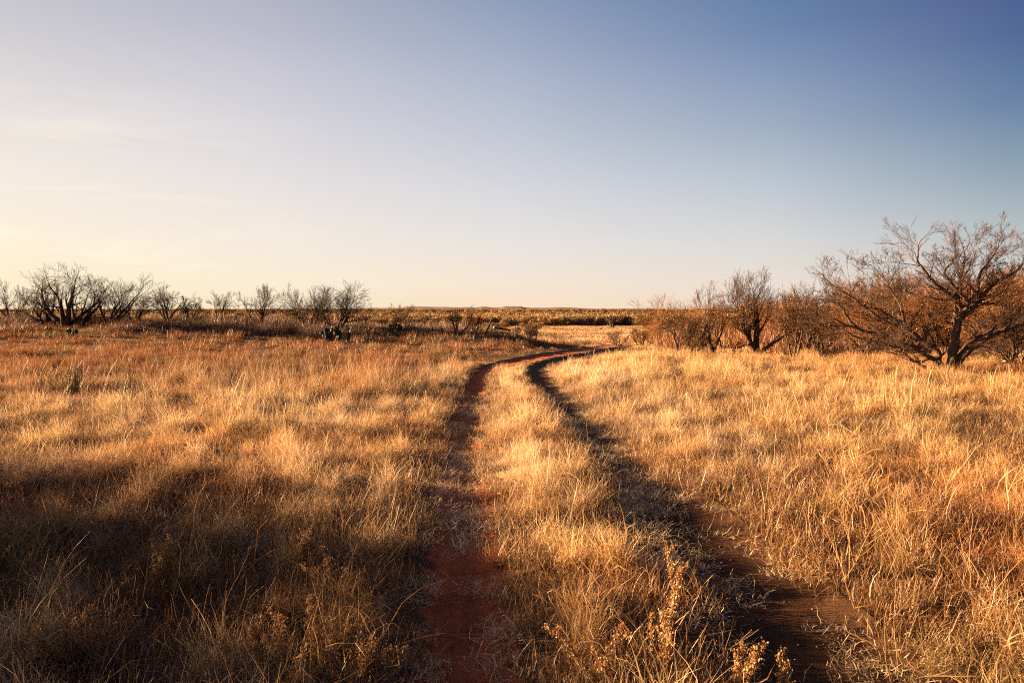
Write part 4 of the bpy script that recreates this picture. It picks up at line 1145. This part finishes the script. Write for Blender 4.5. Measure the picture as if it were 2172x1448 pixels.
for i, (bx, by, hpx, nst, label) in enumerate([
    (678, 1420, 130, 3, 'bright orange seed weed with upright thick heads at the bottom left of the track'),
    (705, 1300, 140, 3, 'leaning seed weed with curled heads left of the left rut'),
    (590, 1470, 170, 4, 'branching seed weed left of the brightest orange one'),
    (770, 1450, 120, 6, 'low bushy pale seed weed at the bottom edge beside the left rut'),
    (640, 1240, 120, 4, 'orange seed weed in the middle of the lower left grass'),
    (130, 1440, 140, 4, 'small rusty seed weed near the bottom left corner'),
    (430, 1170, 90, 3, 'thin rusty seed weed standing in the dark left grass'),
    (330, 1260, 100, 4, 'rusty seed weed by the dark hollow in the left grass'),
    (1400, 1470, 170, 3, 'tall orange seed weed at the bottom right of the middle strip'),
    (1535, 1500, 130, 3, 'orange seed weed with twin heads at the bottom edge of the right rut'),
    (1650, 1500, 110, 2, 'single small orange seed weed at the bottom edge in the right rut'),
    (1260, 1460, 150, 3, 'reddish seed weed at the bottom of the middle strip'),
    (1440, 1300, 130, 2, 'narrow seed stalk on the right side of the middle strip'),
    ]):
    X, Y = ground_at(bx, min(by, 1447))
    if by > 1447: Y *= 1447 / by * 0.985; X *= 1447 / by
    seed_weed(300 + i, hpx * Y / FPX * 1.15, (X, Y, float(gz(X, Y))), label, 'seed weeds in the foreground', nst)
for i, (bx, by, hpx, nst, label) in enumerate([
    (2000, 1110, 130, 5, 'pale curved bare stalks rising from the dark hollow in the right grass'),
    (2060, 1290, 180, 3, 'tall forked bare stalk in front of the right grass near the edge'),
    (1790, 1240, 170, 4, 'crossed bare stalks in the right grass beside the rut'),
    (1900, 1420, 200, 4, 'long bare stalks leaning over the bottom right grass'),
    (1990, 890, 70, 2, 'thin leaning bare stalk in the grass below the big tree'),
    (300, 1400, 190, 4, 'tall dark branching stalks in the bottom left shade'),
    (1480, 1420, 120, 4, 'tangle of bent bare stalks at the bottom of the middle strip'),
    (2150, 1180, 130, 7, 'burst of reddish straight stalks at the right edge'),
    ]):
    X, Y = ground_at(bx, by)
    seed_weed(400 + i, hpx * Y / FPX * 1.2, (X, Y, float(gz(X, Y))), label, 'bare stalks in the foreground grass', nst, True, 0.55)

# ------------------------------------------------------------------ black pipe, leaning pole
def cyl(p0, p1, r0, r1, n=16, cap=True):
    p0, p1 = Vector(p0), Vector(p1); d = (p1 - p0).normalized()
    a = d.orthogonal().normalized(); b = d.cross(a)
    vs = [p0 + (a * math.cos(2 * math.pi * i / n) + b * math.sin(2 * math.pi * i / n)) * r0 for i in range(n)] + \
         [p1 + (a * math.cos(2 * math.pi * i / n) + b * math.sin(2 * math.pi * i / n)) * r1 for i in range(n)]
    q = [(i, (i + 1) % n, n + (i + 1) % n, n + i) for i in range(n)]
    t = []
    if cap:
        vs += [p0, p1]
        t = [(2 * n, (i + 1) % n, i) for i in range(n)] + [(2 * n + 1, n + i, n + (i + 1) % n) for i in range(n)]
    return np.array([tuple(v) for v in vs]), np.array(q), np.array(t).reshape(-1, 3)

def join(parts):
    vs, qs, ts, off = [], [], [], 0
    for v, q, t in parts:
        vs.append(v); off_ = off; off += len(v)
        if len(q): qs.append(q + off_)
        if len(t): ts.append(t + off_)
    return np.concatenate(vs), [np.concatenate(a) for a in (qs, ts) if a]

M_BLACK = mat_soft('black_metal', (0.012, 0.012, 0.013), (0.03, 0.026, 0.022), 6, 0.55, 0.2, 30)
M_WHITE = mat_soft('white_paint', (0.55, 0.53, 0.5), (0.75, 0.73, 0.7), 8, 0.6, 0.1, 30)
M_WOOD = mat_soft('weathered_wood', (0.06, 0.04, 0.03), (0.15, 0.10, 0.07), 10, 0.9, 0.5, 40, (1, 1, .2))
M_STEEL = mat_soft('rusted_steel', (0.045, 0.035, 0.03), (0.10, 0.07, 0.05), 6, 0.7, 0.2, 30)
def at_px(px, py, Y):
    d = ray(px, py); t = Y / d[1]
    return Vector((d[0] * t, Y, CAM_H + d[2] * t))
Yp = 49.5
A, B = at_px(1049, 694, Yp), at_px(1083, 700.5, Yp + 0.3); g0 = float(gz(-0.6, Yp))
root = empty('black_pipe', ((A.x + B.x) / 2, Yp, g0)); o0 = Vector(root.location)
print('pipe', A, B, g0)
dirv = (B - A).normalized()
v, f = join([cyl(A - o0, B - o0, 0.075, 0.075, 18), cyl(A + dirv * .01 - o0, A + dirv * .05 - o0, 0.085, 0.085, 18), cyl(B - dirv * .06 - o0, B - o0 + dirv * .001, 0.084, 0.084, 18)])
mesh_obj('barrel', v, f, M_BLACK, root)
v, f = join([cyl(A - dirv * .06 - o0, A - dirv * .001 - o0, 0.082, 0.086, 18)]); mesh_obj('end_cap', v, f, M_WHITE, root)
v, f = join([cyl(A + dirv * .26 - o0, A + dirv * .29 - o0, 0.079, 0.079, 18)]); mesh_obj('band', v, f, M_WHITE, root)
tag(root, 'black metal pipe with a white end lying at a slant on the scrubby rise', 'pipe')

X, Y = ground_at(1027, 709)
pts = [at_px(1026 + 19 * u + 1.5 * math.sin(3 * u), 711 - 41 * u, Y) - Vector((X, Y, 0)) for u in np.linspace(0, 1, 9)]
v, F = tubes([([tuple(p) for p in pts], [0.075 - 0.05 * k / 8 for k in range(9)])], lambda r: 9)
o = mesh_obj('leaning_pole', v, [F], M_WOOD); o.location = (X, Y, 0)
tag(o, 'dark dead tree trunk leaning right, like a pole, left of the black pipe', 'pole')

# ------------------------------------------------------------------ pumpjack on the plain and a small engine
Yj = 246.0
X, Y = at_dist(1293, Yj); g = float(gz(X, Y)); H = 1.7 - 19 * Yj / FPX - g
root = empty('pumpjack', (X, Y, g), R(52))
print('pumpjack H', H)
b = [cyl((-.9, -.5, 0), (0, -.08, H), .09, .06, 8), cyl((-.9, .5, 0), (0, .08, H), .09, .06, 8), cyl((.9, -.5, 0), (0, -.08, H), .09, .06, 8), cyl((.9, .5, 0), (0, .08, H), .09, .06, 8), cyl((-.45, -.28, H / 2), (.45, -.28, H / 2), .05, .05, 6)]
v, f = join(b); mesh_obj('samson_post', v, f, M_STEEL, root)
v, f = join([cyl((-1.7, 0, H + .42), (1.5, 0, H - .2), .16, .16, 8)]); mesh_obj('walking_beam', v, f, M_STEEL, root)
v, f = join([cyl((-1.75, 0, H + .75), (-2.0, 0, H + .3), .2, .2, 8), cyl((-2.0, 0, H + .32), (-1.95, 0, H - .35), .2, .16, 8)]); mesh_obj('horse_head', v, f, M_STEEL, root)
v, f = join([cyl((1.5, -.3, H - .2), (1.8, -.3, .8), .05, .05, 6), cyl((1.5, .3, H - .2), (1.8, .3, .8), .05, .05, 6)]); mesh_obj('pitman_arm', v, f, M_STEEL, root)
v, f = join([cyl((1.8, -.45, .85), (1.8, -.28, .85), .6, .6, 14), cyl((1.8, .28, .85), (1.8, .45, .85), .6, .6, 14)]); mesh_obj('counterweight', v, f, M_STEEL, root)
v, f = join([cyl((-2.4, -.4, .1), (2.8, -.4, .1), .12, .12, 6), cyl((-2.4, .4, .1), (2.8, .4, .1), .12, .12, 6)]); mesh_obj('skid', v, f, M_STEEL, root)
tag(root, 'small dark oil pumpjack standing against the far brush', 'pumpjack')

X, Y = ground_at(1275, 699.5); g = float(gz(X, Y)); s = Y / FPX
print('engine', Y)
root = empty('pump_engine', (X, Y, g))
v, f = join([cyl((-3.6 * s, 0, 2.6 * s), (1.0 * s, 0, 2.6 * s), 1.6 * s, 1.6 * s, 14), cyl((2.2 * s, 0, 0), (2.2 * s, 0, 3.6 * s), 1.3 * s, 1.2 * s, 12)]); mesh_obj('housing', v, f, M_BLACK, root)
v, f = join([cyl((-4 * s, -.3, .6 * s), (4 * s, -.3, .6 * s), .12, .12, 6), cyl((-4 * s, .3, .6 * s), (4 * s, .3, .6 * s), .12, .12, 6)]); mesh_obj('skid', v, f, M_STEEL, root)
tag(root, 'small dark engine housing sitting low in the pasture below the pumpjack', 'engine')

# ------------------------------------------------------------------ tiny white buildings near the foot of the mesa
def house(px, py, Y, w, h, label, mat=None):
    p = at_px(px, py, Y)
    g = p.z - 0.3
    root = empty('farm_building', (p.x, Y, g), R(15))
    W, D = w / 2, w * 0.35
    v = [(-W, -D, -2), (W, -D, -2), (W, D, -2), (-W, D, -2), (-W, -D, h), (W, -D, h), (W, D, h), (-W, D, h), (-W, 0, h * 1.4), (W, 0, h * 1.4)]
    mesh_obj('wall', v, [[(0, 1, 5, 4), (1, 2, 6, 5), (2, 3, 7, 6), (3, 0, 4, 7)], [(4, 8, 7), (5, 6, 9)]], M_WHITE, root, smooth=False)
    e = .4
    v = [(-W - e, -D - e, h - .3), (W + e, -D - e, h - .3), (W + e, 0, h * 1.4 + .15), (-W - e, 0, h * 1.4 + .15), (-W - e, D + e, h - .3), (W + e, D + e, h - .3)]
    mesh_obj('roof', v, [[(0, 1, 2, 3), (3, 2, 5, 4)]], M_STEEL if mat is None else mat, root, smooth=False)
    tag(root, label, 'building', 'tiny farm buildings on the horizon')
house(1079, 661.5, 2600, 14, 6, 'tiny white building at the foot of the flat topped mesa, the left one', M_WHITE)
house(1086, 662, 2650, 18, 6, 'tiny long white building at the foot of the flat topped mesa, the middle one', M_WHITE)
house(1091.5, 661.5, 2700, 9, 7, 'tiny narrow white building at the foot of the flat topped mesa, the right one', M_WHITE)
house(1382, 663.5, 1900, 9, 6, 'tiny lone white building on the horizon left of the right tree group', M_WHITE)
